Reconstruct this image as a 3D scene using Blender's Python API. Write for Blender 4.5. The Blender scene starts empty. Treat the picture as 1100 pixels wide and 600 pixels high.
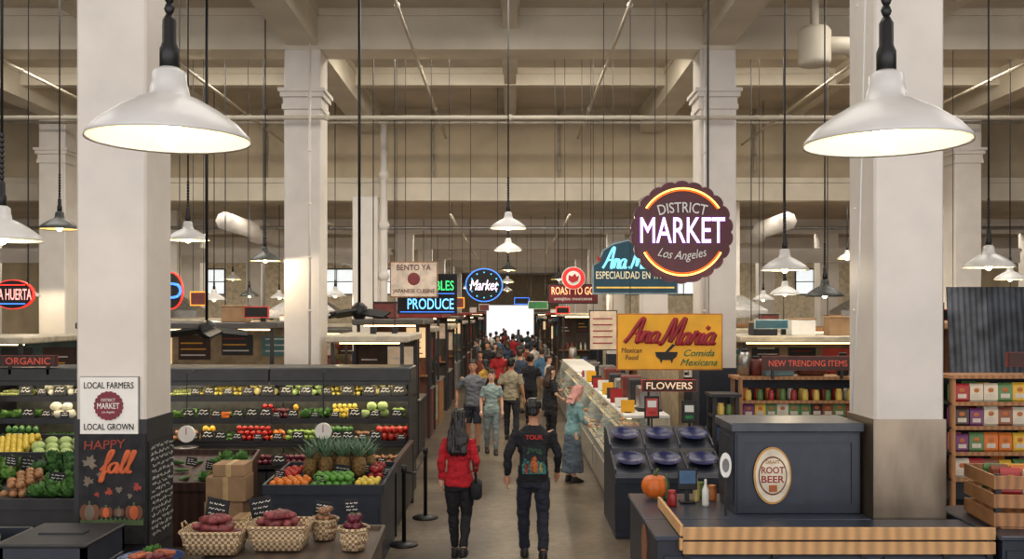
import bpy, math, random
from mathutils import Vector, Matrix, Euler, noise
random.seed(7)
D=bpy.data; S=bpy.context.scene; C=S.collection
F=1000.0; CX=548.0; CY=335.0; H=2.75
def PX(px,d): return (px-CX)*d/F
def PZ(py,d): return H-(py-CY)*d/F
R=random.uniform
# ---------------------------------------------------------------- materials
def lin(c):
    return tuple(((v/255)/12.92 if v/255<=.04045 else ((v/255+.055)/1.055)**2.4) for v in c)+(1,)
_m={}
def M(name,col=(200,200,200),rough=.6,metal=0,emit=0,var=.12,scale=6,bump=0,alpha=1,tex='noise',col2=None,stretch=None):
    if name in _m: return _m[name]
    m=D.materials.new(name); m.use_nodes=True; nt=m.node_tree; n=nt.nodes; l=nt.links
    b=n['Principled BSDF']; c=lin(col)
    b.inputs['Roughness'].default_value=rough; b.inputs['Metallic'].default_value=metal
    tc=n.new('ShaderNodeTexCoord')
    if tex=='noise':
        t=n.new('ShaderNodeTexNoise'); t.inputs['Scale'].default_value=scale; t.inputs['Detail'].default_value=5; out=t.outputs['Fac']
    elif tex=='wave':
        t=n.new('ShaderNodeTexWave'); t.inputs['Scale'].default_value=scale; t.inputs['Distortion'].default_value=2.5; t.inputs['Detail'].default_value=2; out=t.outputs['Fac']
    elif tex=='check':
        t=n.new('ShaderNodeTexChecker'); t.inputs['Scale'].default_value=scale; out=t.outputs['Fac']
    elif tex=='voro':
        t=n.new('ShaderNodeTexVoronoi'); t.inputs['Scale'].default_value=scale; out=t.outputs['Distance']
    if stretch:
        mp=n.new('ShaderNodeMapping'); mp.inputs['Scale'].default_value=stretch; l.new(tc.outputs['Object'],mp.inputs['Vector']); l.new(mp.outputs['Vector'],t.inputs['Vector'])
    else: l.new(tc.outputs['Object'],t.inputs['Vector'])
    r=n.new('ShaderNodeValToRGB')
    c2=lin(col2) if col2 else tuple(max(0,v*(1-var*2)) for v in c[:3])+(1,)
    c1=c if col2 else tuple(min(1,v*(1+var)) for v in c[:3])+(1,)
    if tex=='noise': r.color_ramp.elements[0].position=.35; r.color_ramp.elements[1].position=.65
    r.color_ramp.elements[0].color=c2; r.color_ramp.elements[1].color=c1
    l.new(out,r.inputs['Fac']); l.new(r.outputs['Color'],b.inputs['Base Color'])
    if emit:
        b.inputs['Emission Color'].default_value=c; b.inputs['Emission Strength'].default_value=emit
    if bump:
        bp=n.new('ShaderNodeBump'); bp.inputs['Strength'].default_value=bump; bp.inputs['Distance'].default_value=.02
        l.new(out,bp.inputs['Height']); l.new(bp.outputs['Normal'],b.inputs['Normal'])
    if alpha<1: b.inputs['Alpha'].default_value=alpha
    _m[name]=m; return m
cream=M('cream_paint',(218,211,202),.5,var=.05,scale=1.6,bump=.05)
beige=M('ceiling_paint',(192,180,160),.7,var=.09,scale=.8,bump=.05)
beige2=M('beam_paint',(208,198,178),.65,var=.06,scale=1.2)
tan=M('wall_plaster',(184,168,140),.8,var=.09,scale=.8)
floorm=M('concrete_floor',(112,101,88),.34,var=.26,scale=1.1,bump=.04)
nt=floorm.node_tree; _t=nt.nodes.new('ShaderNodeTexNoise'); _t.inputs['Scale'].default_value=9; _t.inputs['Detail'].default_value=6
_mx=nt.nodes.new('ShaderNodeMix'); _mx.data_type='RGBA'; _mx.blend_type='MULTIPLY'; _mx.inputs[0].default_value=.7
_rp=nt.nodes.new('ShaderNodeValToRGB'); _rp.color_ramp.elements[0].position=.4; _rp.color_ramp.elements[0].color=(.55,.53,.5,1); _rp.color_ramp.elements[1].position=.6
_cr=[q for q in nt.nodes if q.type=='VALTORGB' and q!=_rp][0]; _tc=[q for q in nt.nodes if q.type=='TEX_COORD'][0]
nt.links.new(_tc.outputs['Object'],_t.inputs['Vector']); nt.links.new(_t.outputs['Fac'],_rp.inputs['Fac']); nt.links.new(_cr.outputs['Color'],_mx.inputs[6]); nt.links.new(_rp.outputs['Color'],_mx.inputs[7]); nt.links.new(_mx.outputs[2],nt.nodes['Principled BSDF'].inputs['Base Color'])
navy=M('navy_paint',(36,42,54),.45,var=.12,scale=5)
navy2=M('dark_slate_laminate',(46,52,64),.32,var=.1,scale=4)
black=M('black_metal',(18,18,20),.45,var=.1)
charc=M('charcoal_panel',(40,40,43),.55,var=.15)
chalk=M('chalkboard',(32,32,36),.8,var=.3,scale=9)
steel=M('brushed_steel',(170,168,164),.35,.9,var=.1,scale=14)
bronze=M('brushed_cladding',(150,136,118),.32,.8,var=.14,scale=2.2,stretch=(1.5,1.5,.5))
wood=M('pine_slat',(206,160,108),.5,tex='wave',scale=3,var=.12)
wood2=M('warm_oak',(164,116,74),.5,tex='wave',scale=4,var=.15)
wick=M('wicker',(206,184,150),.8,tex='check',scale=45,col2=(130,102,68),bump=.6)
card=M('cardboard',(164,132,98),.8,var=.08)
white=M('white_enamel',(214,212,208),.3,var=.03)
inner=M('shade_interior_painted_glow',(255,222,150),.5,var=.02,emit=.75)  # yellow emission paints the bulb's light onto the inside of the shade
bulbm=M('glowing_bulb',(255,232,180),.3,emit=18)
darksh=M('dark_shade',(70,72,68),.4,var=.1)
glass=M('display_glass',(205,222,222),.05,alpha=.22,var=.02)
ledw=M('led_strip',(255,236,200),.4,emit=16)
warmst=M('warm_strip',(255,216,150),.4,emit=8)
neonO=M('neon_orange',(255,150,40),.4,emit=1.6)
neonW=M('neon_white',(255,225,250),.4,emit=1.7)
neonR=M('neon_red',(255,50,34),.4,emit=1.2)
neonB=M('neon_blue',(60,130,255),.4,emit=1.4)
neonC=M('neon_cyan',(90,200,255),.4,emit=1.2)
neonG=M('neon_green',(60,235,130),.4,emit=1.1)
plum=M('plum_panel',(84,28,38),.4,var=.1)
redp=M('red_paint',(176,34,34),.5,var=.1)
yelp=M('mustard_sign',(240,176,30),.5,var=.06,scale=3)
tealp=M('teal_sign',(24,72,90),.5,var=.08)
greenp=M('green_paint',(40,130,70),.5)
wht=M('white_paint',(236,234,228),.6,var=.02)
dkred=M('dark_red_lettering',(150,20,36),.5)
blk=M('black_lettering',(20,18,18),.5)
brownw=M('dark_brown_wood',(60,36,28),.5,tex='wave',scale=3,var=.2)
bowlb=M('cobalt_bowl',(24,30,78),.3,var=.05)
skinA=M('skin_tan',(190,138,108),.55,var=.04); skinB=M('skin_light',(214,168,142),.55,var=.04)
hairK=M('black_hair',(22,18,17),.4,var=.45,scale=30,stretch=(3,3,.2)); hairB=M('brown_hair',(62,42,30),.45,var=.35,scale=30,stretch=(3,3,.2))
# ---------------------------------------------------------------- mesh builder
class B:
    def __init__(s): s.v=[]; s.f=[]; s.m=[]
    def add(s,vs,fs,m=0):
        o=len(s.v); s.v+=[tuple(v) for v in vs]; s.f+=[tuple(i+o for i in f) for f in fs]; s.m+=[m]*len(fs); return s
    def box(s,x0,x1,y0,y1,z0,z1,m=0,bv=0):
        if bv:
            b=min(bv,(x1-x0)*.45,(y1-y0)*.45,(z1-z0)*.45); rings=[]
            for z,i in ((z0,b),(z0+b,0),(z1-b,0),(z1,b)):
                X0,X1,Y0,Y1=x0+i,x1-i,y0+i,y1-i; c=b*.6
                rings.append([(X0+c,Y0,z),(X1-c,Y0,z),(X1,Y0+c,z),(X1,Y1-c,z),(X1-c,Y1,z),(X0+c,Y1,z),(X0,Y1-c,z),(X0,Y0+c,z)])
            return s.rings(rings,m)
        vs=[(x0,y0,z0),(x1,y0,z0),(x1,y1,z0),(x0,y1,z0),(x0,y0,z1),(x1,y0,z1),(x1,y1,z1),(x0,y1,z1)]
        return s.add(vs,[(0,3,2,1),(4,5,6,7),(0,1,5,4),(1,2,6,5),(2,3,7,6),(3,0,4,7)],m)
    def rings(s,rs,m=0,caps=(1,1)):
        n=len(rs[0]); vs=[v for r in rs for v in r]; fs=[]
        for k in range(len(rs)-1):
            for i in range(n):
                j=(i+1)%n; fs.append((k*n+i,k*n+j,(k+1)*n+j,(k+1)*n+i))
        if caps[0]: fs.append(tuple(range(n-1,-1,-1)))
        if caps[1]: fs.append(tuple((len(rs)-1)*n+i for i in range(n)))
        return s.add(vs,fs,m)
    def lathe(s,prof,n=16,c=(0,0,0),m=0,caps=(1,1),wob=0):
        rs=[]
        for r,z in prof:
            rs.append([(c[0]+max(r,.0005)*math.cos(2*math.pi*i/n)*(1+wob*math.sin(i*2.3+z*30)),c[1]+max(r,.0005)*math.sin(2*math.pi*i/n)*(1+wob*math.cos(i*1.7+z*20)),c[2]+z) for i in range(n)])
        return s.rings(rs,m,caps)
    def tube(s,pts,rad,n=8,m=0,flat=None):
        pts=[Vector(p) for p in pts]; rad=rad if isinstance(rad,(list,tuple)) else [rad]*len(pts); rs=[]
        for i,p in enumerate(pts):
            t=(pts[min(i+1,len(pts)-1)]-pts[max(i-1,0)]).normalized()
            u=t.cross(Vector((0,1,0)) if abs(t.y)<.9 else Vector((1,0,0))).normalized(); w=t.cross(u)
            a=rad[i]; 
            rs.append([tuple(p+u*a*math.cos(2*math.pi*k/n)+w*a*(flat or 1)*math.sin(2*math.pi*k/n)) for k in range(n)])
        return s.rings(rs,m)
    def sph(s,c,r,n=12,k=7,m=0):
        r=r if isinstance(r,(tuple,list)) else (r,r,r); rs=[]
        for j in range(k+1):
            a=-math.pi/2+math.pi*j/k; q=max(math.cos(a),.02)
            rs.append([(c[0]+r[0]*q*math.cos(2*math.pi*i/n),c[1]+r[1]*q*math.sin(2*math.pi*i/n),c[2]+r[2]*math.sin(a)) for i in range(n)])
        return s.rings(rs,m)
    def plate(s,pts,y0,y1,m=0):
        return s.rings([[(x,y0,z) for x,z in pts],[(x,y1,z) for x,z in pts]],m)
    def warp(s,fn): s.v=[tuple(fn(Vector(v))) for v in s.v]; return s
    def mesh(s,name,mats,smooth=False):
        me=D.meshes.new(name); me.from_pydata(s.v,[],s.f); 
        for m in (mats if isinstance(mats,(list,tuple)) else [mats]): me.materials.append(m)
        me.polygons.foreach_set('material_index',s.m)
        if smooth: me.polygons.foreach_set('use_smooth',[True]*len(s.f))
        me.validate(); me.update(); return me
def tag(o,label=None,cat=None,group=None,kind=None):
    if label:o['label']=label
    if cat:o['category']=cat
    if group:o['group']=group
    if kind:o['kind']=kind
    return o
def O(name,me,loc=(0,0,0),rot=(0,0,0),parent=None,sc=None,**k):
    o=D.objects.new(name,me); o.location=loc; o.rotation_euler=rot
    if sc: o.scale=(sc,)*3 if not isinstance(sc,(tuple,list)) else sc
    if parent:o.parent=parent
    C.objects.link(o); return tag(o,**k)
def thing(name,loc,parts,rot=(0,0,0),sc=None,**k):
    if len(parts)==1:
        p=parts[0]; return O(name,p[1].mesh(name,p[2],len(p)>3 and p[3]),loc,rot,None,sc,**k)
    t=O(name,None,loc,rot,None,sc,**k); t.empty_display_size=.1
    for p in parts:
        O(p[0],p[1].mesh(p[0],p[2],len(p)>3 and p[3]),parent=t,label=(p[4] if len(p)>4 else None))
    return t
def dup(t,loc,rot=None,sc=None,**k):
    c=t.copy(); C.objects.link(c); c.location=loc
    if rot is not None:c.rotation_euler=rot
    if sc: c.scale=(sc,)*3
    for ch in t.children:
        q=ch.copy(); q.parent=c; C.objects.link(q)
        for g in ch.children:
            r=g.copy(); r.parent=q; C.objects.link(r)
    return tag(c,**k)
def struct(name,x0,x1,y0,y1,z0,z1,mat):
    b=B().box(x0-(x0+x1)/2,x1-(x0+x1)/2,y0-(y0+y1)/2,y1-(y0+y1)/2,0,z1-z0)
    return O(name,b.mesh(name,mat),((x0+x1)/2,(y0+y1)/2,z0),kind='structure')
def text(s,mat,parent,loc,width=None,height=None,rot=(math.pi/2,0,0),shear=0,off=0.0,ext=.01,name='lettering',arc=None):
    cu=D.curves.new('t','FONT'); cu.body=s; cu.align_x='CENTER'; cu.align_y='CENTER'; cu.shear=shear; cu.extrude=ext; cu.size=1; cu.resolution_u=3
    if off: cu.bevel_depth=off; cu.bevel_resolution=0
    ob=D.objects.new('t',cu); me=D.meshes.new_from_object(ob); D.objects.remove(ob)
    xs=[v.co.x for v in me.vertices]; ys=[v.co.y for v in me.vertices]
    w=max(xs)-min(xs); h=max(ys)-min(ys); sx=(width/w) if width else None; sy=(height/h) if height else None
    sx=sx or sy; sy=sy or sx; mx=(max(xs)+min(xs))/2; my=(max(ys)+min(ys))/2
    for v in me.vertices:
        x=(v.co.x-mx)*sx; y=(v.co.y-my)*sy
        if arc:
            if arc>0: a=x/arc; rr=arc+y; x=rr*math.sin(a); y=rr*math.cos(a)-arc
            else:
                q=-arc; a=x/q; rr=q-y; x=rr*math.sin(a); y=-rr*math.cos(a)+q
        v.co=(x,y,v.co.z*min(sx,sy))
    me.materials.clear(); me.materials.append(mat)
    return O(name,me,loc,rot,parent)
GL={'A':[[(0,0),(.15,.3),(.38,.98),(.5,1),(.5,.5),(.52,.02),(.62,.06)],[(.13,.35),(.35,.42),(.64,.40)]],
'n':[[(0,.05),(.08,.35),(.13,.46),(.1,0)],[(.1,.2),(.2,.42),(.3,.45),(.33,.3),(.33,.05),(.38,0),(.45,.08)]],
'a':[[(.32,.4),(.2,.46),(.05,.35),(.02,.15),(.12,0),(.25,.08),(.34,.44),(.33,.1),(.38,0),(.46,.08)]],
'M':[[(-.08,.1),(0,0),(.1,.3),(.2,.98),(.28,.95),(.33,.2),(.38,.2),(.58,1),(.66,.95),(.64,.1),(.70,0),(.78,.08)]],
'r':[[(0,.05),(.1,.45),(.12,.52),(.2,.42),(.28,.42),(.26,.1),(.32,0),(.4,.08)]],
'i':[[(0,.08),(.1,.44),(.1,.1),(.15,0),(.22,.08)],[(.14,.62),(.2,.74)]],
'f':[[(0,.1),(.2,.5),(.32,.95),(.24,1.05),(.15,.85),(.14,.2),(.10,-.38),(.18,-.35),(.2,0),(.36,.1)]],
'l':[[(0,.08),(.15,.5),(.22,.95),(.14,1.0),(.10,.6),(.12,.1),(.2,0),(.3,.08)]]}
AD={'A':.6,'n':.42,'a':.42,'M':.74,'r':.36,'i':.2,'f':.3,'l':.26,' ':.3}
def script(s,mat,parent,loc,width,height,r,slant=.25):
    x=0; st=[]
    for ch in s:
        for q in GL.get(ch,[]): st.append([(x+a+b*slant,b) for a,b in q])
        x+=AD[ch]
    xs=[p[0] for q in st for p in q]; ys=[p[1] for q in st for p in q]; x0,x1=min(xs),max(xs); y0,y1=min(ys),max(ys)
    b=B()
    for q in st:
        P_=[Vector(((p[0]-(x0+x1)/2)/(x1-x0)*width,0,(p[1]-(y0+y1)/2)/(y1-y0)*height)) for p in q]; out=[]
        for i in range(len(P_)-1):
            p0=P_[max(i-1,0)];p1=P_[i];p2=P_[i+1];p3=P_[min(i+2,len(P_)-1)]
            for k in range(5):
                t=k/5; out.append(.5*((2*p1)+(p2-p0)*t+(2*p0-5*p1+4*p2-p3)*t*t+(3*p1-p0-3*p2+p3)*t**3))
        out.append(P_[-1]); rad=[r*(.65+.6*abs((out[min(i+1,len(out)-1)]-out[max(i-1,0)]).normalized().z)) for i in range(len(out))]
        b.tube(out,rad,6,flat=.5)
    return O('lettering',b.mesh('lettering',mat,True),loc,parent=parent)
# ---------------------------------------------------------------- people
def remesh(b,mats,vox,name,smooth=3,disp=0,streak=0):
    me=b.mesh(name,mats); o=D.objects.new('tmp',me); C.objects.link(o)
    r=o.modifiers.new('r','REMESH'); r.mode='VOXEL'; r.voxel_size=vox
    q=o.modifiers.new('s','SMOOTH'); q.factor=.5; q.iterations=smooth
    dg=bpy.context.evaluated_depsgraph_get(); n=D.meshes.new_from_object(o.evaluated_get(dg)); n.name=name
    D.objects.remove(o)
    if disp or streak:
        for v in n.vertices:
            k=disp*(noise.noise(Vector((v.co.x*9,v.co.y*9,v.co.z*14)))+.6*noise.noise(Vector((v.co.x*20,v.co.y*20,v.co.z*36)))) if disp else 0
            if streak: k+=streak*noise.noise(Vector((v.co.x*55,v.co.y*55,v.co.z*5)))
            v.co+=v.normal*k
    n.polygons.foreach_set('use_smooth',[True]*len(n.polygons)); n.update(); return n
def er(z,rx,ry,cx=0,cy=0,n=20,p=2.4):
    out=[]
    for i in range(n):
        a=2*math.pi*i/n; c,s=math.cos(a),math.sin(a)
        out.append((cx+rx*math.copysign(abs(c)**(2/p),c),cy+ry*math.copysign(abs(s)**(2/p),s),z))
    return out
shoeM=M('shoe_dark',(34,32,34),.5)
def person(x,y,h,yaw,shirt,pants,hair,skin,label,sleeve='long',hairlen=0,shorts=False,legs=None,arms=None,lean=0,wide=1,det=True,skirtlen=0,fem=False,headyaw=0,lo=False,skirt=False):
    k=h/1.75; vox=.0085 if det else .02
    L=legs or {}; A=arms or {}
    J={}
    for s,n in((-1,'l'),(1,'r')):
        kn,an=L.get(n,((.1,.01,.5),(.1,-.02,.09)))
        J['hip'+n]=(s*.088,0,.9); J['kn'+n]=(s*kn[0],kn[1],kn[2]); J['an'+n]=(s*an[0],an[1],an[2])
        e,w=A.get(n,((.235,-.03,1.14),(.245,.05,.9)))
        J['sh'+n]=(s*.165*wide,-.005,1.405); J['el'+n]=(s*e[0]*wide,e[1],e[2]); J['wr'+n]=(s*w[0]*wide,w[1],w[2])
    ch,shh=math.cos(headyaw),math.sin(headyaw)
    def wf(v):
        if v.z>1.5 and headyaw: v.x,v.y=v.x*ch-v.y*shh,v.x*shh+v.y*ch
        if v.z>.95 and lean: v.y+=lean*(v.z-.95); v.z-=abs(lean)*.25*(v.z-.95)
        return v*k
    top=O('person',None,(x,y,0),(0,0,yaw),label=label,cat='person')
    wt=.86 if fem else 1
    b=B()
    tr=[(.84,.12,.085),(.9,.16,.11),(.97,.155,.108),(1.06,.135*wt,.095),(1.13,.135*wt,.095),(1.25,.155*wide,.108),(1.36,.16*wide,.10),(1.42,.12*wide,.078),(1.46,.07,.062),(1.5,.052,.056),(1.57,.050,.056)]
    b.rings([er(*t) for t in tr])
    b.rings([er(1.515,.03,.035,0,.03),er(1.535,.05,.062,0,.022),er(1.575,.064,.084,0,.01),er(1.63,.074,.094),er(1.68,.076,.097,0,-.003),er(1.72,.066,.084,0,-.006),er(1.745,.04,.05,0,-.008)])
    b.sph((0,.098,1.612),(.014,.018,.02),8,5)
    for s in(-1,1): b.sph((s*.077,-.002,1.622),(.011,.02,.032),8,5)
    for n in'lr':
        hp,kn,an=[Vector(J[q+n]) for q in('hip','kn','an')]
        b.tube([hp,hp.lerp(kn,.5),kn,kn.lerp(an,.35),an],[.088,.074,.054,.054,.036],12)
        b.tube([an+Vector((0,-.03,-.03)),an+Vector((0,.06,-.05)),an+Vector((0,.17,-.065))],[.034,.036,.022],10)
        sh,el,wr=[Vector(J[q+n]) for q in('sh','el','wr')]
        b.tube([sh,sh.lerp(el,.4),el,el.lerp(wr,.4),wr],[.050,.044,.036,.036,.024],10)
        d=(wr-el).normalized(); sd=1 if n=='r' else -1
        fw=Vector((0,1,0)); fw=(fw-d*fw.dot(d)).normalized() if abs(d.y)<.95 else Vector((0,0,1))
        sidev=d.cross(fw)*sd
        if det:
            b.tube([wr,wr+d*.03,wr+d*.085],[.024,.034,.036],10)
            for q,(o,ln) in enumerate(((.027,.07),(.009,.078),(-.009,.073),(-.026,.056))):
                p0=wr+d*.08+fw*o; cu=-sidev*.012
                b.tube([p0-d*.02,p0+d*ln*.5,p0+d*ln*.85+cu,p0+d*ln+cu*2.2],[.0105,.0100,.0092,.0085],6)
            p0=wr+d*.02+fw*.022; b.tube([p0,p0+d*.03+fw*.026,p0+d*.062+fw*.03],[.0125,.011,.0095],6)
        else: b.tube([wr,wr+d*.06,wr+d*.16],[.026,.036,.018],8)
    b.warp(wf); O('body',remesh(b,skin,vox,'body'),parent=top)
    b=B()
    hem=.86 if not skirtlen else .86-skirtlen
    tr2=[(hem,.172,.125),(.97,.168,.122),(1.06,.150*wt,.112),(1.13,.148*wt,.11),(1.25,.168*wide,.122),(1.36,.174*wide,.114),(1.42,.135*wide,.09),(1.45,.10*wide,.08),(1.475,.068,.068)]
    b.rings([er(*t) for t in tr2])
    for n in'lr':
        sh,el,wr=[Vector(J[q+n]) for q in('sh','el','wr')]
        if sleeve=='long': b.tube([sh,sh.lerp(el,.4),el,el.lerp(wr,.5),el.lerp(wr,.97)],[.062,.056,.048,.043,.034],12)
        else: b.tube([sh,sh.lerp(el,.45),sh.lerp(el,.8)],[.062,.062,.060],12)
    b.warp(wf); O('shirt',remesh(b,shirt,.012 if det else .022,'shirt',2,.016),parent=top)
    b=B(); b.rings([er(.80,.14,.10),er(.88,.168,.118),er(.93,.164,.118),er(1.0,.150,.108)])
    if skirt: b.rings([er(.18,.21,.19),er(.5,.19,.16),er(.8,.172,.13),er(.98,.15,.11)])
    else:
      for n in'lr':
        hp,kn,an=[Vector(J[q+n]) for q in('hip','kn','an')]
        if shorts: b.tube([hp,hp.lerp(kn,.5),kn+Vector((0,0,.03))],[.1,.092,.085],12)
        else: b.tube([hp,hp.lerp(kn,.5),kn,kn.lerp(an,.4),an.lerp(kn,.03)],[.098,.086,.068,.062 if fem else .066,.045 if fem else .056],12)
    nm='skirt' if skirt else 'trousers'
    b.warp(wf); O(nm,remesh(b,pants,.012 if det else .022,nm,2,.012),parent=top)
    for n in'lr':
        b=B(); an=Vector(J['an'+n]); z0=an.z-.09
        b.rings([er(z0,.045,.13,an.x,an.y+.06),er(z0+.03,.048,.135,an.x,an.y+.06),er(z0+.06,.042,.10,an.x,an.y+.035),er(z0+.11,.043,.05,an.x,an.y-.01)])
        b.warp(wf); O('shoe',b.mesh('shoe',shoeM,True),parent=top)
    b=B(); b.rings([er(1.575,.056,.03,0,-.066),er(1.60,.074,.06,0,-.042),er(1.65,.082,.084,0,-.020),er(1.69,.083,.102,0,-.006),er(1.73,.074,.094,0,-.006),er(1.762,.046,.058,0,-.012)])
    if hairlen:
        b.rings([er(1.66-hairlen,.05,.018,.012,-.128),er(1.63-hairlen*.8,.088,.028,.006,-.130),er(1.61-hairlen*.5,.104,.038,0,-.115),er(1.5,.102,.05,0,-.085),er(1.6,.090,.058,0,-.055),er(1.7,.07,.06,0,-.04)])
        if det:
            for q in range(11):
                x_=-.10+q*.020; zb=1.66-hairlen-.06*abs(math.sin(q*2.1)); b.tube([(x_*.8,-.09,1.56),(x_*1.12,-.12,1.44),(x_*1.0,-.147,1.5-hairlen*.6),(x_*.8+.01*math.sin(q*3),-.138,zb)],[.018,.018,.016,.005],6)
    b.warp(wf); O('hair',remesh(b,hair,.009 if det else .016,'hair',1,.006,.018 if hairlen else .010),parent=top)
    if not lo:
      for s in(-1,1):
        b=B().sph((s*.03,.09,1.645),(.013,.007,.008),8,5); b.warp(wf); O('eye',b.mesh('eye',blk,True),parent=top)
      b=B().sph((0,.088,1.572),(.024,.008,.007),8,5); b.warp(wf); O('mouth',b.mesh('mouth',M('lips',(150,74,66),.5),True),parent=top)
    return top
redJ=M('red_knit',(180,26,38),.9,scale=20,bump=.2); blkT=M('black_cotton',(26,26,31),.85,scale=15); jean=M('dark_denim',(34,38,52),.85,scale=30); blkP=M('black_leggings',(24,24,28),.8)
p1=person(PX(493,10.4),10.4,1.66,math.radians(-6),redJ,blkP,hairK,skinB,'person in red jacket and black leggings walking away',hairlen=.40,fem=True,wide=.84,
  legs={'l':((.08,.08,.5),(.06,.08,.09)),'r':((.085,.02,.5),(.085,-.22,.17))},arms={'l':((.235,-.07,1.16),(.25,.0,.93)),'r':((.25,-.06,1.15),(.22,.10,1.02))})
p2=person(PX(573,10.3),10.3,1.79,math.radians(2),blkT,jean,hairK,skinA,'person in black printed long-sleeve shirt and dark jeans',wide=1.08,headyaw=-.35,
  legs={'l':((.105,.10,.5),(.085,.18,.09)),'r':((.10,-.02,.5),(.09,-.24,.16))},arms={'l':((.258,-.08,1.16),(.262,-.01,.92)),'r':((.25,.0,1.15),(.25,.14,.94))})
text('TOUR',M('print_red',(200,50,44),.7),p2,(0,-.150,1.385),width=.19,height=.05,off=.02,ext=.002)
for pts,y_,nm_,c_ in (([(-.125,1.09),(.125,1.09),(.125,1.29),(-.125,1.29)],-.150,'print_dark',(30,40,42)),([(-.13,.985),(.13,.985),(.135,1.05),(.10,1.13),(.07,1.10),(.03,1.15),(-.02,1.09),(-.06,1.13),(-.1,1.16),(-.135,1.08)],-.156,'print_teal',(52,112,108)),([(-.03,1.0),(.03,1.0),(.04,1.06),(.03,1.11),(.035,1.14),(.015,1.18),(-.02,1.17),(-.03,1.14),(-.045,1.1)],-.160,'print_orange',(176,96,50)),([(-.105,1.0),(-.07,.995),(-.06,1.05),(-.075,1.11),(-.10,1.09)],-.159,'print_rust',(150,60,50)),([(.05,1.0),(.085,1.0),(.095,1.06),(.075,1.12),(.055,1.08)],-.159,'print_olive',(150,140,80)),([(-.09,1.2),(.0,1.23),(.09,1.19),(.07,1.26),(-.06,1.27)],-.155,'print_green',(48,78,60))):
    O('shirt_print',B().plate(pts,y_,-.128).mesh('shirt_print',M(nm_,c_,.85,var=.4,scale=40)),parent=p2)
greyT=M('grey_marl',(112,116,124),.85)
person(PX(508,18.5),18.5,1.80,math.radians(172),greyT,M('navy_shorts',(44,48,62),.8),hairK,skinA,'person in grey shirt and dark shorts walking',sleeve='short',shorts=True,wide=1.12,
  arms={'l':((.26,.0,1.15),(.22,.16,1.0)),'r':((.28,-.04,1.15),(.28,.02,.92))},legs={'l':((.1,.06,.5),(.1,.05,.09)),'r':((.1,.0,.5),(.1,-.12,.1))})
person(PX(528,18.1),18.1,1.62,math.radians(185),M('pale_teal_top',(140,160,158),.85),M('pale_trousers',(120,134,136),.85),hairB,skinB,'person in pale teal top and loose trousers',sleeve='short',hairlen=.16,fem=True,wide=.9,legs={'l':((.09,.05,.5),(.08,.1,.09)),'r':((.09,.0,.5),(.09,-.12,.11))})
person(PX(549,20),20,1.76,math.radians(-20),M('khaki_shirt',(158,148,124),.85),M('dark_trousers',(38,40,48),.8),hairK,skinA,'person in khaki shirt seen from behind',sleeve='short',wide=1.12,
  legs={'l':((.12,.07,.5),(.13,.1,.09)),'r':((.12,.0,.5),(.15,-.1,.1))})
person(PX(592,19.2),19.2,1.62,math.radians(-60),blkT,blkP,hairB,skinB,'person in black dress with long brown hair',sleeve='short',hairlen=.3,fem=True,wide=.92,skirtlen=.15,
  arms={'l':((.22,.08,1.18),(.1,.24,1.2)),'r':((.26,-.02,1.15),(.2,.16,1.05))})
p7=person(PX(615,15.1),15.1,1.58,math.radians(-65),M('teal_jacket',(118,156,160),.8),M('denim_skirt',(84,98,112),.85),M('pale_headscarf',(206,150,142),.8,var=.1),skinB,'person in teal jacket, headscarf and denim skirt at deli',hairlen=.12,fem=True,wide=1.0,lean=.16,skirtlen=.12,skirt=True,
  arms={'l':((.24,.08,1.18),(.18,.26,1.12)),'r':((.26,.02,1.15),(.2,.18,1.05))})
cols=[(30,30,36),(176,40,44),(60,70,90),(200,196,188),(90,90,96),(120,60,50),(40,60,50),(150,140,120),(70,110,140),(190,150,60)]
nms=['black','red','slate blue','white','grey','maroon','dark green','tan','blue','mustard']
crowd=[(570,23,1.7,0,0),(536,26,1.78,1,0),(516,27.5,1.60,5,180),(582,27,1.7,8,20),(557,29,1.66,7,0),(589,24.6,1.6,3,-90),(524,31.5,1.75,0,170),(545,34,1.7,2,0),(561,38,1.7,4,10),(535,39,1.75,8,180),(551,45,1.7,0,0),(527,47,1.7,3,0),(567,50,1.72,6,0),(543,54,1.7,5,0),(574,33,1.66,3,0),(512,36,1.7,4,90),(521,23.5,1.55,9,60),(541,60,1.7,0,180),(566,30.5,1.72,5,10),(532,34.5,1.6,7,180),(551,41,1.75,1,0),(572,43,1.7,2,0),(522,42,1.68,6,160),(559,25.5,1.72,2,0),(533,50.5,1.7,0,0),(557,56,1.7,4,0)]
for i,(px,d,hh,c,yw) in enumerate(crowd):
    ph=random.random()
    person(PX(px,d),d,hh,math.radians(yw+R(-25,25)),M('crowd_shirt_%d'%c,cols[c],.85),[blkP,jean,M('grey_trousers',(90,90,96),.8),M('khaki_trousers',(140,124,98),.8)][i%4],[hairK,hairB][i%2],[skinA,skinB][i%2],'shopper in %s shirt walking in the market aisle'%nms[c],sleeve=['short','long'][i%2],hairlen=[0,.2,0][i%3],fem=i%3==1,det=False,lo=True,wide=R(.92,1.15),skirt=(i in(5,11)),
      legs={'l':((.1,.05+.05*ph,.5),(.1,.02+.15*ph,.09)),'r':((.1,0,.5),(.1,-.05-.15*ph,.1))},arms={'l':((.24,-.08*ph,1.15),(.24,.02,.92)),'r':((.25,.05,1.15),(.2,.1+.15*ph,.95+.1*ph))})
b=B().box(-.06,.06,-.13,.13,0,.2,0,.03); c=B().tube([(0,-.11,.18),(-.03,-.07,.42),(-.05,0,.5),(-.03,.07,.42),(0,.11,.18)],.008,6)
thing('handbag',(PX(512,10.4),10.36,.68),[('bag_body',b,blkP,True),('strap',c,black,True)],label='small black leather shoulder bag carried by shopper',cat='handbag')
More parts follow.
